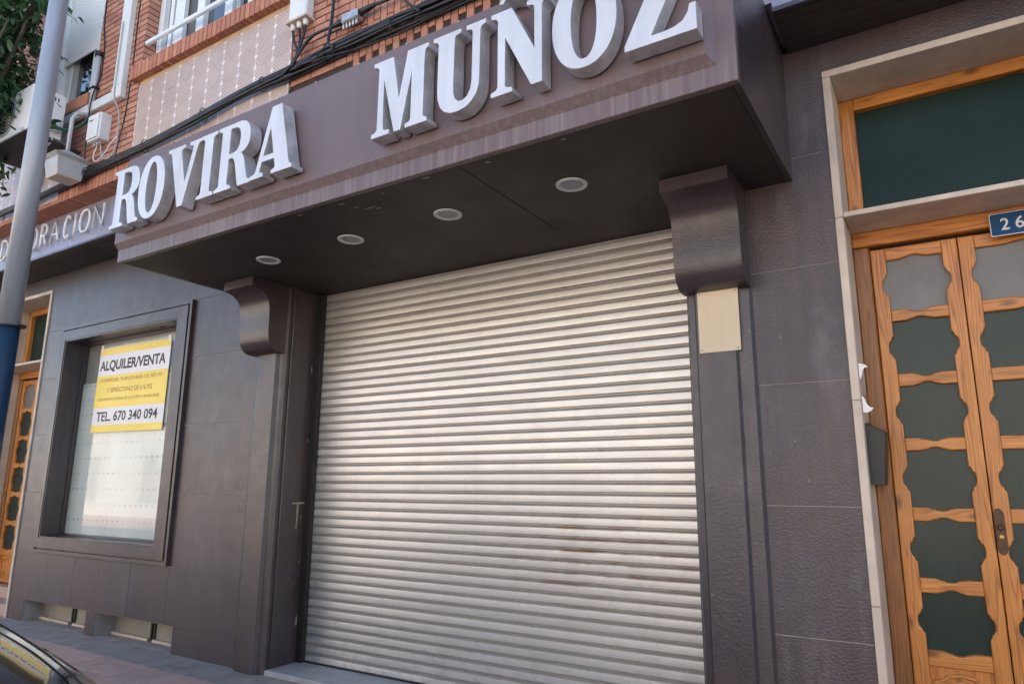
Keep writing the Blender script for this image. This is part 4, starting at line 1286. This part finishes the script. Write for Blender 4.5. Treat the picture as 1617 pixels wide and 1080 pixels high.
# junction box
jb = tag(empty('junction_box', (-3.93, -0.66, 5.0)), 'white plastic junction box at the top edge with three glands and black cables', 'junction box')
box('box_body', -4.03, -3.83, -0.69, -0.604, 4.90, 5.28, m_white, jb, 0.018, 2)
box('box_flange', -4.045, -3.815, -0.70, -0.604, 4.885, 4.905, m_cream, jb, 0.003)
for q in (-4.0, -3.93, -3.86):
    tube('cable_gland', [(q, -0.655, 4.886), (q, -0.655, 4.86), (q, -0.655, 4.835)], [0.022, 0.022, 0.016], m_white, jb, 10)
cable('box_cable', [(-4.0, -0.655, 4.84), (-3.975, -0.66, 4.74), (-3.92, -0.67, 4.64), (-3.91, -0.69, 4.55), (-3.97, -0.70, 4.47)], 0.010, '', parent=jb)
cable('box_cable', [(-3.93, -0.655, 4.84), (-3.905, -0.66, 4.73), (-3.895, -0.675, 4.62), (-3.92, -0.69, 4.53), (-3.99, -0.70, 4.46)], 0.010, '', parent=jb)
cable('box_cable', [(-3.86, -0.655, 4.84), (-3.87, -0.66, 4.74), (-3.885, -0.68, 4.63), (-3.93, -0.69, 4.52), (-4.01, -0.70, 4.45)], 0.010, '', parent=jb)
# splitter with its trunk cable
sp_ = tag(empty('cable_splitter', (-3.36, -0.66, 4.7)), 'metal cable splitter with a row of terminals on the brick wall', 'splitter')
m_steel = mk('dull_steel', (0.50, 0.50, 0.49), 0.4, metal=0.7, var=0.2, vscale=30)
box('splitter_body', -3.435, -3.275, -0.695, -0.62, 4.665, 4.735, m_steel, sp_, 0.008)
for i in range(5):
    q = -3.42 + i * 0.032
    tube('terminal', [(q, -0.675, 4.668), (q, -0.675, 4.64), (q, -0.675, 4.615)], [0.010, 0.010, 0.007], m_steel, sp_, 8)
    tube('terminal_screw', [(q, -0.66, 4.73), (q, -0.66, 4.748)], 0.008, m_steel, sp_, 8)
tube('boot', [(-3.43, -0.66, 4.70), (-3.50, -0.66, 4.705), (-3.56, -0.66, 4.70)], [0.026, 0.022, 0.014], m_black, sp_, 10)
tube('boot', [(-3.28, -0.66, 4.71), (-3.19, -0.66, 4.715), (-3.13, -0.66, 4.72)], [0.026, 0.022, 0.014], m_black, sp_, 10)
cable('trunk_cable', [(-3.55, -0.66, 4.70), (-3.64, -0.66, 4.71), (-3.76, -0.665, 4.70), (-3.85, -0.67, 4.64), (-3.90, -0.69, 4.55), (-3.93, -0.70, 4.48)], 0.013, '', parent=sp_)
cable('trunk_cable', [(-3.14, -0.66, 4.72), (-3.0, -0.66, 4.71), (-2.85, -0.66, 4.73), (-2.6, -0.66, 4.80)], 0.013, '', parent=sp_)
cable('drop_cable', [(-3.565, -0.66, 5.6), (-3.565, -0.655, 5.0), (-3.57, -0.66, 4.75), (-3.575, -0.67, 4.62), (-3.55, -0.69, 4.54), (-3.48, -0.70, 4.48)], 0.012, 'black cable dropping beside the splitter into the cable bundle')
cable('drop_cable', [(-3.58, -0.66, 4.63), (-3.61, -0.67, 4.56), (-3.66, -0.70, 4.48)], 0.006, 'thin black branch cable below the splitter')
cable('drop_cable', [(-2.92, -0.66, 4.75), (-2.84, -0.68, 4.62), (-2.76, -0.71, 4.53), (-2.64, -0.75, 4.41)], 0.010, 'black cable crossing the bundle diagonally above the letter U')

# cable bundle
cb = tag(empty('cable_bundle', (-5, -0.68, 4.45)), 'thick bundle of black cables running along the brick above the canopy', 'cable bundle')
base = [(-10.5, 4.31), (-8.9, 4.325), (-7.8, 4.33), (-6.64, 4.375), (-5.86, 4.385), (-5.18, 4.425), (-4.55, 4.475), (-3.97, 4.475), (-3.63, 4.485), (-3.31, 4.482), (-2.9, 4.482), (-2.5, 4.475), (-1.6, 4.49), (0.5, 4.47)]
rnd = random.Random(3)
for i in range(13):
    pts = []
    a0 = rnd.uniform(0, 6.28)
    for j, (bx, bz) in enumerate(base):
        t = min(1, max(0, (bx + 4.6) / 1.6))
        rr_ = 0.026 + 0.020 * t
        a0 += rnd.uniform(-0.9, 0.9)
        k_ = (i / 13) ** 0.5
        pts.append((bx, -0.665 + rr_ * k_ * math.cos(a0 + i * 2.4) * 0.8, bz + rr_ * (1.3 + 0.5 * t) * k_ * math.sin(a0 + i * 2.4)))
    cable('cable', pts, rnd.choice((0.006, 0.008, 0.010, 0.012, 0.014)), '', parent=cb, k=5)
for bx in (-9.2, -8.0, -6.9, -5.9, -5.05, -4.3, -3.6, -2.95, -2.2):
    for (a_, b_) in zip(base, base[1:]):
        if a_[0] <= bx <= b_[0]:
            bz = a_[1] + (b_[1] - a_[1]) * (bx - a_[0]) / (b_[0] - a_[0])
    ps = [(bx, -0.665 + 0.038 * math.cos(q * math.pi / 8), bz + 0.062 * math.sin(q * math.pi / 8)) for q in range(16)]
    tube('cable_tie', ps, 0.004, m_black, cb, 5, True)

# festoon string along the top of the canopy
fs = tag(empty('festoon_string', (-3, -1.1, 3.87)), 'string of small dark lamp sockets along the top edge of the canopy', 'string lights')
pts = [(-5.15 + i * 0.15, -1.10, 3.872 + 0.006 * math.sin(i * 1.7) - 0.004 * (i % 2)) for i in range(31)]
tube('string_cable', spline(pts, 2), 0.005, m_black, fs, 6)
sk = None
for i in range(58):
    xx = -5.12 + i * 0.078
    if sk is None:
        bm = bmesh.new()
        tube_bm(bm, [(0, 0, 0.004), (0, -0.012, -0.006), (0, -0.022, -0.012)], [0.008, 0.008, 0.006], 6)
        sk = bpy.data.meshes.new('socket'); bm.to_mesh(sk); bm.free(); sk.materials.append(m_black)
    o = link('socket', sk); o.location = (xx, -1.10, 3.872); o.rotation_euler = (random.uniform(-.4, .4), random.uniform(-.4, .4), 0); attach(o, fs)
bm = bmesh.new(); bmesh.ops.create_icosphere(bm, subdivisions=1, radius=0.010)
bulb = bpy.data.meshes.new('bulb'); bm.to_mesh(bulb); bm.free(); bulb.materials.append(m_white)
for i in range(12):
    o = link('bulb', bulb); o.location = (-5.0 + i * 0.37, -1.118, 3.866); attach(o, fs)

# air conditioner
ac = tag(empty('air_conditioner', (-7.6, -0.95, 4.7)), 'white air conditioner outdoor unit on a wall bracket behind the lamp post', 'air conditioner')
box('casing', -8.02, -7.22, -1.10, -0.79, 4.74, 5.22, m_white, ac, 0.012, 2)
tube('fan_ring', [(-7.70 + 0.19 * math.cos(q * math.pi / 12), -1.104, 4.98 + 0.19 * math.sin(q * math.pi / 12)) for q in range(24)], 0.008, m_grey_pl, ac, 6, True)
for q in range(5):
    r_ = 0.035 + q * 0.036
    tube('grille_ring', [(-7.70 + r_ * math.cos(a_ * math.pi / 10), -1.106, 4.98 + r_ * math.sin(a_ * math.pi / 10)) for a_ in range(20)], 0.004, m_grey_pl, ac, 5, True)
disc('fan_well', -7.70, -1.1005, -1.1015, 4.98, 0.185, m_rail, ac, 28)
box('handle_recess', -7.2205, -7.2185, -0.98, -0.90, 5.06, 5.12, m_grey_pl, ac)
box('valve_cover', -7.2205, -7.19, -0.95, -0.83, 4.80, 4.96, m_white, ac, 0.006)
for yy in (-0.93, -0.90, -0.87):
    box('side_slot', -7.2195, -7.2185, yy, yy + 0.012, 5.13, 5.17, m_rail, ac)
for xx in (-7.95, -7.62, -7.3):
    box('bracket_arm', xx - 0.02, xx + 0.02, -1.14, -0.604, 4.695, 4.72, m_grey_pl, ac)
    box('bracket_upright', xx - 0.02, xx + 0.02, -0.628, -0.604, 4.50, 4.695, m_grey_pl, ac)
    box('rubber_foot', xx - 0.025, xx + 0.025, -1.08, -0.82, 4.7205, 4.74, m_black, ac)
box('drip_tray', -8.08, -7.16, -1.15, -0.62, 4.665, 4.685, m_rail, ac)
box('tray_rim', -8.09, -7.15, -1.165, -1.151, 4.66, 4.70, m_grey_pl, ac)
cable('pipe_run', [(-7.2, -0.89, 4.88), (-7.14, -0.86, 4.82), (-7.12, -0.75, 4.86), (-7.13, -0.64, 4.98), (-7.15, -0.62, 5.07)], 0.016, '', mat=mk('green_insulation', (0.03, 0.12, 0.08), 0.6), parent=ac)
cable('drain_hose', [(-7.25, -0.86, 4.76), (-7.18, -0.9, 4.66), (-7.22, -0.95, 4.58), (-7.32, -0.95, 4.57)], 0.008, '', mat=m_grey_pl, parent=ac)

# wall lantern
wl = tag(empty('wall_lantern', (-7.0, -0.84, 4.4)), 'grey street lantern with open flared top hung on a pipe above the cable bundle', 'street lantern')
cx, cy = -7.03, -0.80
def frustum(name, z0_, h0, z1_, h1, mat, parent, x_=cx, y_=cy, top=True, bot=True):
    bm = bmesh.new()
    a_ = [bm.verts.new((x_ + sx_ * h0, y_ + sy_ * h0, z0_)) for sx_, sy_ in ((-1, -1), (1, -1), (1, 1), (-1, 1))]
    b_ = [bm.verts.new((x_ + sx_ * h1, y_ + sy_ * h1, z1_)) for sx_, sy_ in ((-1, -1), (1, -1), (1, 1), (-1, 1))]
    for k in range(4): bm.faces.new((a_[k], a_[(k + 1) % 4], b_[(k + 1) % 4], b_[k]))
    if bot: bm.faces.new(list(reversed(a_)))
    if top: bm.faces.new(b_)
    return from_bm(name, bm, mat, parent)
frustum('base_cover', 4.275, 0.105, 4.29, 0.112, m_cream, wl)
frustum('lamp_housing', 4.29, 0.108, 4.45, 0.135, m_grey_pl, wl)
frustum('flared_rim', 4.45, 0.138, 4.475, 0.175, m_grey_pl, wl)
frustum('lamp_cap', 4.475, 0.165, 4.57, 0.03, m_grey_pl, wl)
tube('hanger_pipe', [(cx, cy, 4.56), (cx, cy, 4.92), (cx, cy + 0.03, 4.99), (cx, -0.70, 5.02), (cx, -0.60, 5.02)], 0.02, m_grey_pl, wl, 10)

# ================================================================== LAMP POST
lp = tag(empty('lamp_post', (-5.1, -1.8, 0)), 'tall grey steel lamp post with blue painted base on the pavement at left', 'lamp post')
PX, PY = -5.150, -1.80
tube('lower_tube', [(PX, PY, 0.0), (PX, PY, 2.405)], 0.069, m_pole_b, lp, 32)
tube('upper_tube', [(PX, PY, 2.406), (PX, PY, 4.0), (PX, PY, 7.6)], [0.0675, 0.062, 0.050], m_pole, lp, 32)
tube('strap', [(PX + 0.071 * math.cos(q * math.pi / 14), PY + 0.071 * math.sin(q * math.pi / 14), 2.40) for q in range(28)], 0.008, m_black, lp, 6, True)
box('strap_buckle', PX + 0.05, PX + 0.09, PY + 0.03, PY + 0.07, 2.39, 2.412, m_black, lp)
tube('base_flange', [(PX, PY, -0.002), (PX, PY, 0.02)], 0.17, m_pole, lp, 24)
tube('lamp_arm', [(PX, PY, 7.55), (PX, PY - 0.3, 7.8), (PX, PY - 1.0, 7.9)], 0.03, m_pole, lp, 10)
box('lamp_head', PX - 0.12, PX + 0.12, PY - 1.5, PY - 0.9, 7.84, 7.95, m_pole, lp, 0.03, 2)

# ================================================================== TREE
tree = tag(empty('street_tree', (-8.35, -1.28, 0)), 'dark leafy street tree hanging over the left edge behind the lamp post', 'tree')
def leaf_mat():
    M = MN('tree_leaf')
    v = M.coord('pos')
    n1 = M.noise(v, 2.5, 3)
    n2 = M.noise(v, 30, 2)
    c = M.ramp(n1, [(0.3, (0.034, 0.088, 0.040)), (0.6, (0.055, 0.135, 0.048)), (0.8, (0.09, 0.19, 0.058))])
    c = M.mix(1.0, c, M.ramp(n2, [(0.3, 0.75), (0.7, 1.3)]), 'MULTIPLY')
    M.col(c)
    M.set(rough=0.42, spec=0.5)
    tl = M.n('ShaderNodeBsdfTranslucent')
    M.l(c, tl.inputs[0])
    mx = M.n('ShaderNodeMixShader'); mx.inputs[0].default_value = 0.25
    M.l(M.b.outputs[0], mx.inputs[1]); M.l(tl.outputs[0], mx.inputs[2])
    M.l(mx.outputs[0], M.out.inputs['Surface'])
    return M.m
m_leaf = leaf_mat()
m_bark = mk('bark', (0.10, 0.075, 0.055), 0.9, var=0.3, vscale=14, bump=0.6, bscale=30, stretch=(1, 1, 0.3))
TX, TY = -8.35, -1.28
trk = bmesh.new()
tube_bm(trk, spline([(TX, TY, -0.01), (TX + 0.03, TY, 1.4), (TX - 0.03, TY + 0.03, 2.9), (TX, TY, 4.4)], 5), [0.13 - 0.004 * i for i in range(16)], 12)
from_bm('trunk', trk, m_bark, tree)
rt = random.Random(11)
limb = bmesh.new()
CC, CR = Vector((-8.12, -1.27, 5.95)), Vector((1.20, 0.60, 1.42))      # crown ellipsoid
def in_crown(p, f=1.0):
    q = p - CC
    r2 = (q.x / CR.x) ** 2 + (q.y / CR.y) ** 2 + (q.z / CR.z) ** 2
    return r2 < f * (0.85 + 0.35 * noise.noise(p * 1.7))
brs = []
for i in range(15):
    a_ = i * 2.399 + 0.3
    el = rt.uniform(-0.5, 1.3)
    s0 = Vector((TX, TY, rt.uniform(3.6, 4.4)))
    e0 = CC + Vector((math.cos(a_) * math.cos(el) * CR.x, math.sin(a_) * math.cos(el) * CR.y, math.sin(el) * CR.z)) * 0.8
    pp = spline([s0, (s0 + e0) / 2 + Vector((rt.uniform(-.1, .1), rt.uniform(-.1, .1), 0.12)), e0], 5)
    tube_bm(limb, pp, [0.045 - 0.0038 * k for k in range(len(pp))], 7)
    brs.append(pp)
tips = []
while len(tips) < 190:
    pp = rt.choice(brs)
    st_ = pp[rt.randrange(3, len(pp))]
    d_ = Vector((rt.gauss(0, 1), rt.gauss(0, 1), rt.gauss(-0.1, 0.8))).normalized() * rt.uniform(0.3, 0.6)
    en = st_ + d_ + Vector((0, 0, -0.12 * rt.random()))
    if not in_crown(en): continue
    tp = spline([st_, (st_ + en) / 2 + Vector((0, 0, 0.06)), en], 3)
    tube_bm(limb, tp, [0.010 - 0.001 * k for k in range(len(tp))], 4)
    tips.append(tp)
for s_, e_ in (((-8.1, -0.98, 5.0), (-7.95, -0.95, 4.32)), ((-8.15, -1.0, 5.0), (-8.05, -1.0, 4.55)), ((-7.55, -0.95, 5.2), (-7.22, -0.92, 4.86)), ((-7.7, -1.0, 5.3), (-7.35, -1.0, 4.95)), ((-8.0, -1.0, 5.3), (-7.8, -1.02, 4.95))):
    s_ = Vector(s_); e_ = Vector(e_)
    tp = spline([s_, (s_ + e_) / 2 + Vector((0.03, 0, 0.04)), e_], 4)
    tube_bm(limb, tp, [0.009 - 0.0007 * k for k in range(len(tp))], 4)
    tips.append(tp)
from_bm('limb', limb, m_bark, tree)
lv, lf = [], []
def leaf(p, d, up, L, W):
    d = d.normalized()
    s_ = d.cross(up)
    if s_.length < 1e-4: s_ = d.orthogonal()
    s_.normalize()
    n_ = s_.cross(d)
    i0 = len(lv)
    c0 = p; c1 = p + d * L * 0.35 - n_ * L * 0.03; c2 = p + d * L * 0.7 - n_ * L * 0.07; c3 = p + d * L - n_ * L * 0.18
    for q in (c0, c1 + s_ * W + n_ * W * 0.35, c1, c1 - s_ * W + n_ * W * 0.35, c2 + s_ * W * 0.75 + n_ * W * 0.2, c2, c2 - s_ * W * 0.75 + n_ * W * 0.2, c3):
        lv.append(q)
    for f in ((0, 2, 1), (0, 3, 2), (1, 2, 5, 4), (2, 3, 6, 5), (4, 5, 7), (5, 6, 7)):
        lf.append(tuple(i0 + k for k in f))
for tp in tips:
    for q in range(36):
        b_ = tp[rt.randrange(1, len(tp))] + Vector((rt.gauss(0, .07), rt.gauss(0, .07), rt.gauss(0, .06)))
        dr = Vector((rt.gauss(0, 1), rt.gauss(0, 1), rt.gauss(-0.55, 0.5)))
        up = Vector((rt.gauss(0, .4), rt.gauss(-.3, .4), 1))
        leaf(b_, dr, up, rt.uniform(0.07, 0.13), rt.uniform(0.017, 0.030))
me = bpy.data.meshes.new('crown')
me.from_pydata([tuple(v) for v in lv], [], lf)
for p in me.polygons: p.use_smooth = True
crown = link('crown', me, m_leaf, tree)
crown['kind'] = 'stuff'

# ================================================================== PARKED CAR
car = tag(empty('parked_car', (-4.3, -3.2, -0.16)), 'black parked car whose glossy bonnet shows at the lower left corner', 'car')
def car_paint():
    M = MN('black_car_paint')
    M.col((0.006, 0.006, 0.007)); M.set(rough=0.12, spec=0.5, coat=1.0, coatr=0.02)
    return M.m
m_car = car_paint()
m_car_glass = glass_dark('car_glass', (0.008, 0.010, 0.011), 0.03, 0.0, 0.8)
m_tyre = mk('tyre_rubber', (0.02, 0.02, 0.02), 0.8)
m_rim = mk('alloy_rim', (0.5, 0.5, 0.51), 0.3, metal=0.9)
m_lamp = mk('headlamp_lens', (0.55, 0.57, 0.6), 0.08, var=0.1)
GZ = -0.25                                  # road level
CYc, CHW = -3.24, 0.88                       # centre line and half width
# stations from nose to tail: x, top z (bonnet / belt), half width, sill z
ST = [(-2.26, 0.40, 0.62, 0.16), (-2.30, 0.56, 0.72, 0.10), (-2.42, 0.665, 0.80, 0.07), (-2.62, 0.705, 0.845, 0.06), (-2.80, 0.735, 0.862, 0.06), (-3.05, 0.772, 0.872, 0.06),
      (-3.30, 0.802, 0.878, 0.06), (-3.60, 0.832, 0.88, 0.06), (-4.0, 0.85, 0.88, 0.06), (-4.6, 0.86, 0.88, 0.06), (-5.2, 0.87, 0.88, 0.06), (-5.8, 0.88, 0.87, 0.06), (-6.15, 0.87, 0.84, 0.08), (-6.30, 0.78, 0.78, 0.12), (-6.34, 0.45, 0.72, 0.18)]
def section(xx, zt, hw, zs):
    h = zt - zs
    half = [(0.0, zt + 0.03), (0.30 * hw, zt + 0.027), (0.55 * hw, zt + 0.019), (0.74 * hw, zt + 0.004), (0.86 * hw, zt - 0.018), (0.935 * hw, zt - 0.055), (0.975 * hw, zt - 0.12), (0.995 * hw, zt - 0.22),
            (1.0 * hw, zs + h * 0.45), (0.985 * hw, zs + h * 0.2), (0.93 * hw, zs + 0.02), (0.85 * hw, zs)]
    half = [(a_, max(b_, zs + 0.001 * i)) for i, (a_, b_) in enumerate(half)]
    return [(xx, CYc - a_, b_) for a_, b_ in reversed(half)] + [(xx, CYc + a_, b_) for a_, b_ in half[1:]]
bm = bmesh.new()
# smooth the stations
def interp(ST, k=3):
    P4 = [Vector(s_) for s_ in ST]
    out = []
    for i in range(len(P4) - 1):
        p0 = P4[max(i - 1, 0)]; p1 = P4[i]; p2 = P4[i + 1]; p3 = P4[min(i + 2, len(P4) - 1)]
        for j in range(k):
            t = j / k
            out.append(0.5 * ((2 * p1) + (p2 - p0) * t + (2 * p0 - 5 * p1 + 4 * p2 - p3) * t * t + (3 * p1 - p0 - 3 * p2 + p3) * t ** 3))
    out.append(P4[-1])
    return out
rings = [[bm.verts.new(q) for q in section(*s_)] for s_ in interp(ST)]
for a_, b_ in zip(rings, rings[1:]):
    for k in range(len(a_) - 1):
        f = bm.faces.new((a_[k], a_[k + 1], b_[k + 1], b_[k])); f.smooth = True
    bm.faces.new((a_[-1], a_[0], b_[0], b_[-1]))
bm.faces.new(rings[0]); bm.faces.new(list(reversed(rings[-1])))
from_bm('car_body', bm, m_car, car)
# greenhouse: windscreen, roof, sides
def quad_patch(name, A, B, C, D, mat, n=8, bulge=Vector((0, 0, 0))):
    bm = bmesh.new()
    A, B, C, D = map(Vector, (A, B, C, D))
    g = []
    for i in range(n + 1):
        u = i / n; row = []
        for j in range(n + 1):
            v_ = j / n
            p = (A * (1 - u) + B * u) * (1 - v_) + (D * (1 - u) + C * u) * v_
            p = p + bulge * (4 * u * (1 - u)) * (0.6 + 0.4 * 4 * v_ * (1 - v_))
            row.append(bm.verts.new(p))
        g.append(row)
    for i in range(n):
        for j in range(n):
            f = bm.faces.new((g[i][j], g[i + 1][j], g[i + 1][j + 1], g[i][j + 1])); f.smooth = True
    bmesh.ops.recalc_face_normals(bm, faces=bm.faces)
    bmesh.ops.solidify(bm, geom=list(bm.faces), thickness=0.012)
    return from_bm(name, bm, mat, car)
yl, yr = CYc - 0.78, CYc + 0.78
ql, qr = CYc - 0.60, CYc + 0.60
quad_patch('windscreen', (-3.62, yl, 0.845), (-3.62, yr, 0.845), (-4.35, qr, 1.28), (-4.35, ql, 1.28), m_car_glass, bulge=Vector((0.10, 0, 0.02)))
quad_patch('car_roof', (-4.35, ql, 1.28), (-4.35, qr, 1.28), (-5.7, qr, 1.27), (-5.7, ql, 1.27), m_car, bulge=Vector((0, 0, 0.04)))
quad_patch('rear_window', (-5.7, ql, 1.27), (-5.7, qr, 1.27), (-6.18, yr, 0.90), (-6.18, yl, 0.90), m_car_glass, bulge=Vector((-0.06, 0, 0.02)))
for s_ in (-1, 1):
    ya, yb = CYc + s_ * 0.80, CYc + s_ * 0.61
    quad_patch('side_window', (-3.70, ya, 0.86), (-4.86, ya, 0.87), (-4.86, yb, 1.275), (-4.36, yb, 1.27), m_car_glass, 4)
    quad_patch('side_window', (-4.92, ya, 0.87), (-6.0, ya, 0.89), (-5.68, yb, 1.265), (-4.92, yb, 1.275), m_car_glass, 4)
    tube('window_pillar', [(-3.62, CYc + s_ * 0.79, 0.85), (-4.0, CYc + s_ * 0.70, 1.075), (-4.35, CYc + s_ * 0.605, 1.285)], 0.028, m_car, car, 8)
    tube('window_pillar', [(-4.89, CYc + s_ * 0.805, 0.87), (-4.89, CYc + s_ * 0.61, 1.28)], 0.025, m_black, car, 8)
    tube('roof_rail', [(-4.35, CYc + s_ * 0.605, 1.285), (-5.0, CYc + s_ * 0.61, 1.295), (-5.7, CYc + s_ * 0.60, 1.272), (-6.16, CYc + s_ * 0.77, 0.90)], 0.026, m_car, car, 8)
    # bonnet seam, headlamp, mirror
    tube('bonnet_seam', spline([(-2.46, CYc + s_ * 0.66, 0.690), (-2.8, CYc + s_ * 0.716, 0.7335), (-3.2, CYc + s_ * 0.742, 0.785), (-3.6, CYc + s_ * 0.748, 0.8285)], 5), 0.004, m_gap, car, 5)
    bm = bmesh.new(); bmesh.ops.create_uvsphere(bm, u_segments=16, v_segments=10, radius=1.0)
    bmesh.ops.transform(bm, matrix=Matrix.Translation((-2.42, CYc + s_ * 0.60, 0.545)) @ Matrix.Rotation(s_ * 0.5, 4, 'Z') @ Matrix.Diagonal((0.12, 0.16, 0.06, 1)), verts=bm.verts)
    from_bm('headlight', bm, m_lamp, car, True)
    bm = bmesh.new(); bmesh.ops.create_uvsphere(bm, u_segments=14, v_segments=10, radius=1.0)
    bmesh.ops.transform(bm, matrix=Matrix.Translation((-4.25, CYc + s_ * 0.95, 0.93)) @ Matrix.Diagonal((0.08, 0.11, 0.065, 1)), verts=bm.verts)
    from_bm('wing_mirror', bm, m_car, car, True)
    for wx in (-3.0, -5.6):
        w_ = empty('wheel', (wx, CYc + s_ * 0.80, GZ + 0.31), car)
        y0_, y1_ = CYc + s_ * 0.70, CYc + s_ * 0.885
        bm = bmesh.new()
        n = 28
        pr3 = [(0.20, y0_), (0.29, y0_), (0.31, y0_ + (y1_ - y0_) * 0.15), (0.31, y0_ + (y1_ - y0_) * 0.85), (0.29, y1_), (0.20, y1_)]
        rr = [[bm.verts.new((wx + r * math.cos(2 * math.pi * k / n), y_, GZ + 0.31 + r * math.sin(2 * math.pi * k / n))) for k in range(n)] for r, y_ in pr3]
        for a_, b_ in zip(rr, rr[1:] + rr[:1]):
            for k in range(n): bm.faces.new((a_[k], a_[(k + 1) % n], b_[(k + 1) % n], b_[k]))
        from_bm('tyre', bm, m_tyre, w_)
        tube('rim', [(wx, y0_, GZ + 0.31), (wx, y1_ - s_ * 0.012, GZ + 0.31)], 0.2, m_rim, w_, 24)
box('grille', -2.30, -2.235, CYc - 0.34, CYc + 0.34, 0.30, 0.42, m_black, car, 0.01)
box('number_plate_blank', -2.236, -2.228, CYc - 0.26, CYc + 0.26, 0.20, 0.30, m_white, car)
tube('wiper_blade', spline([(-3.60, CYc + 0.70, 0.872), (-3.63, CYc + 0.35, 0.885), (-3.63, CYc - 0.05, 0.89)], 5), 0.008, m_black, car, 6)
tube('wiper_blade', spline([(-3.60, CYc + 0.0, 0.883), (-3.63, CYc - 0.3, 0.885), (-3.62, CYc - 0.65, 0.872)], 5), 0.008, m_black, car, 6)

car.location += Vector((0.27, 0, 0.09))

# ================================================================== OPPOSITE SIDE OF THE STREET (out of frame; lights the shade and is mirrored in the metal)
opp = tag(empty('opposite_building', (-12, -14, 0)), 'cream rendered building across the street, behind the viewer', 'building')
box('facade_wall', -48, 24, -20, -14, -0.3, 6.6, m_opp, opp)
for i in range(14):
    for j, zz in enumerate((0.6, 3.9)):
        xx = -46 + i * 5.0
        w_ = box('window', xx, xx + 1.3, -14.03, -13.98, zz + (0.3 if j else 0), zz + 2.1, m_opp2, opp)
        if j: box('balcony', xx - 0.4, xx + 1.7, -14.6, -14.0, zz + 0.05, zz + 0.2, m_opp, opp)
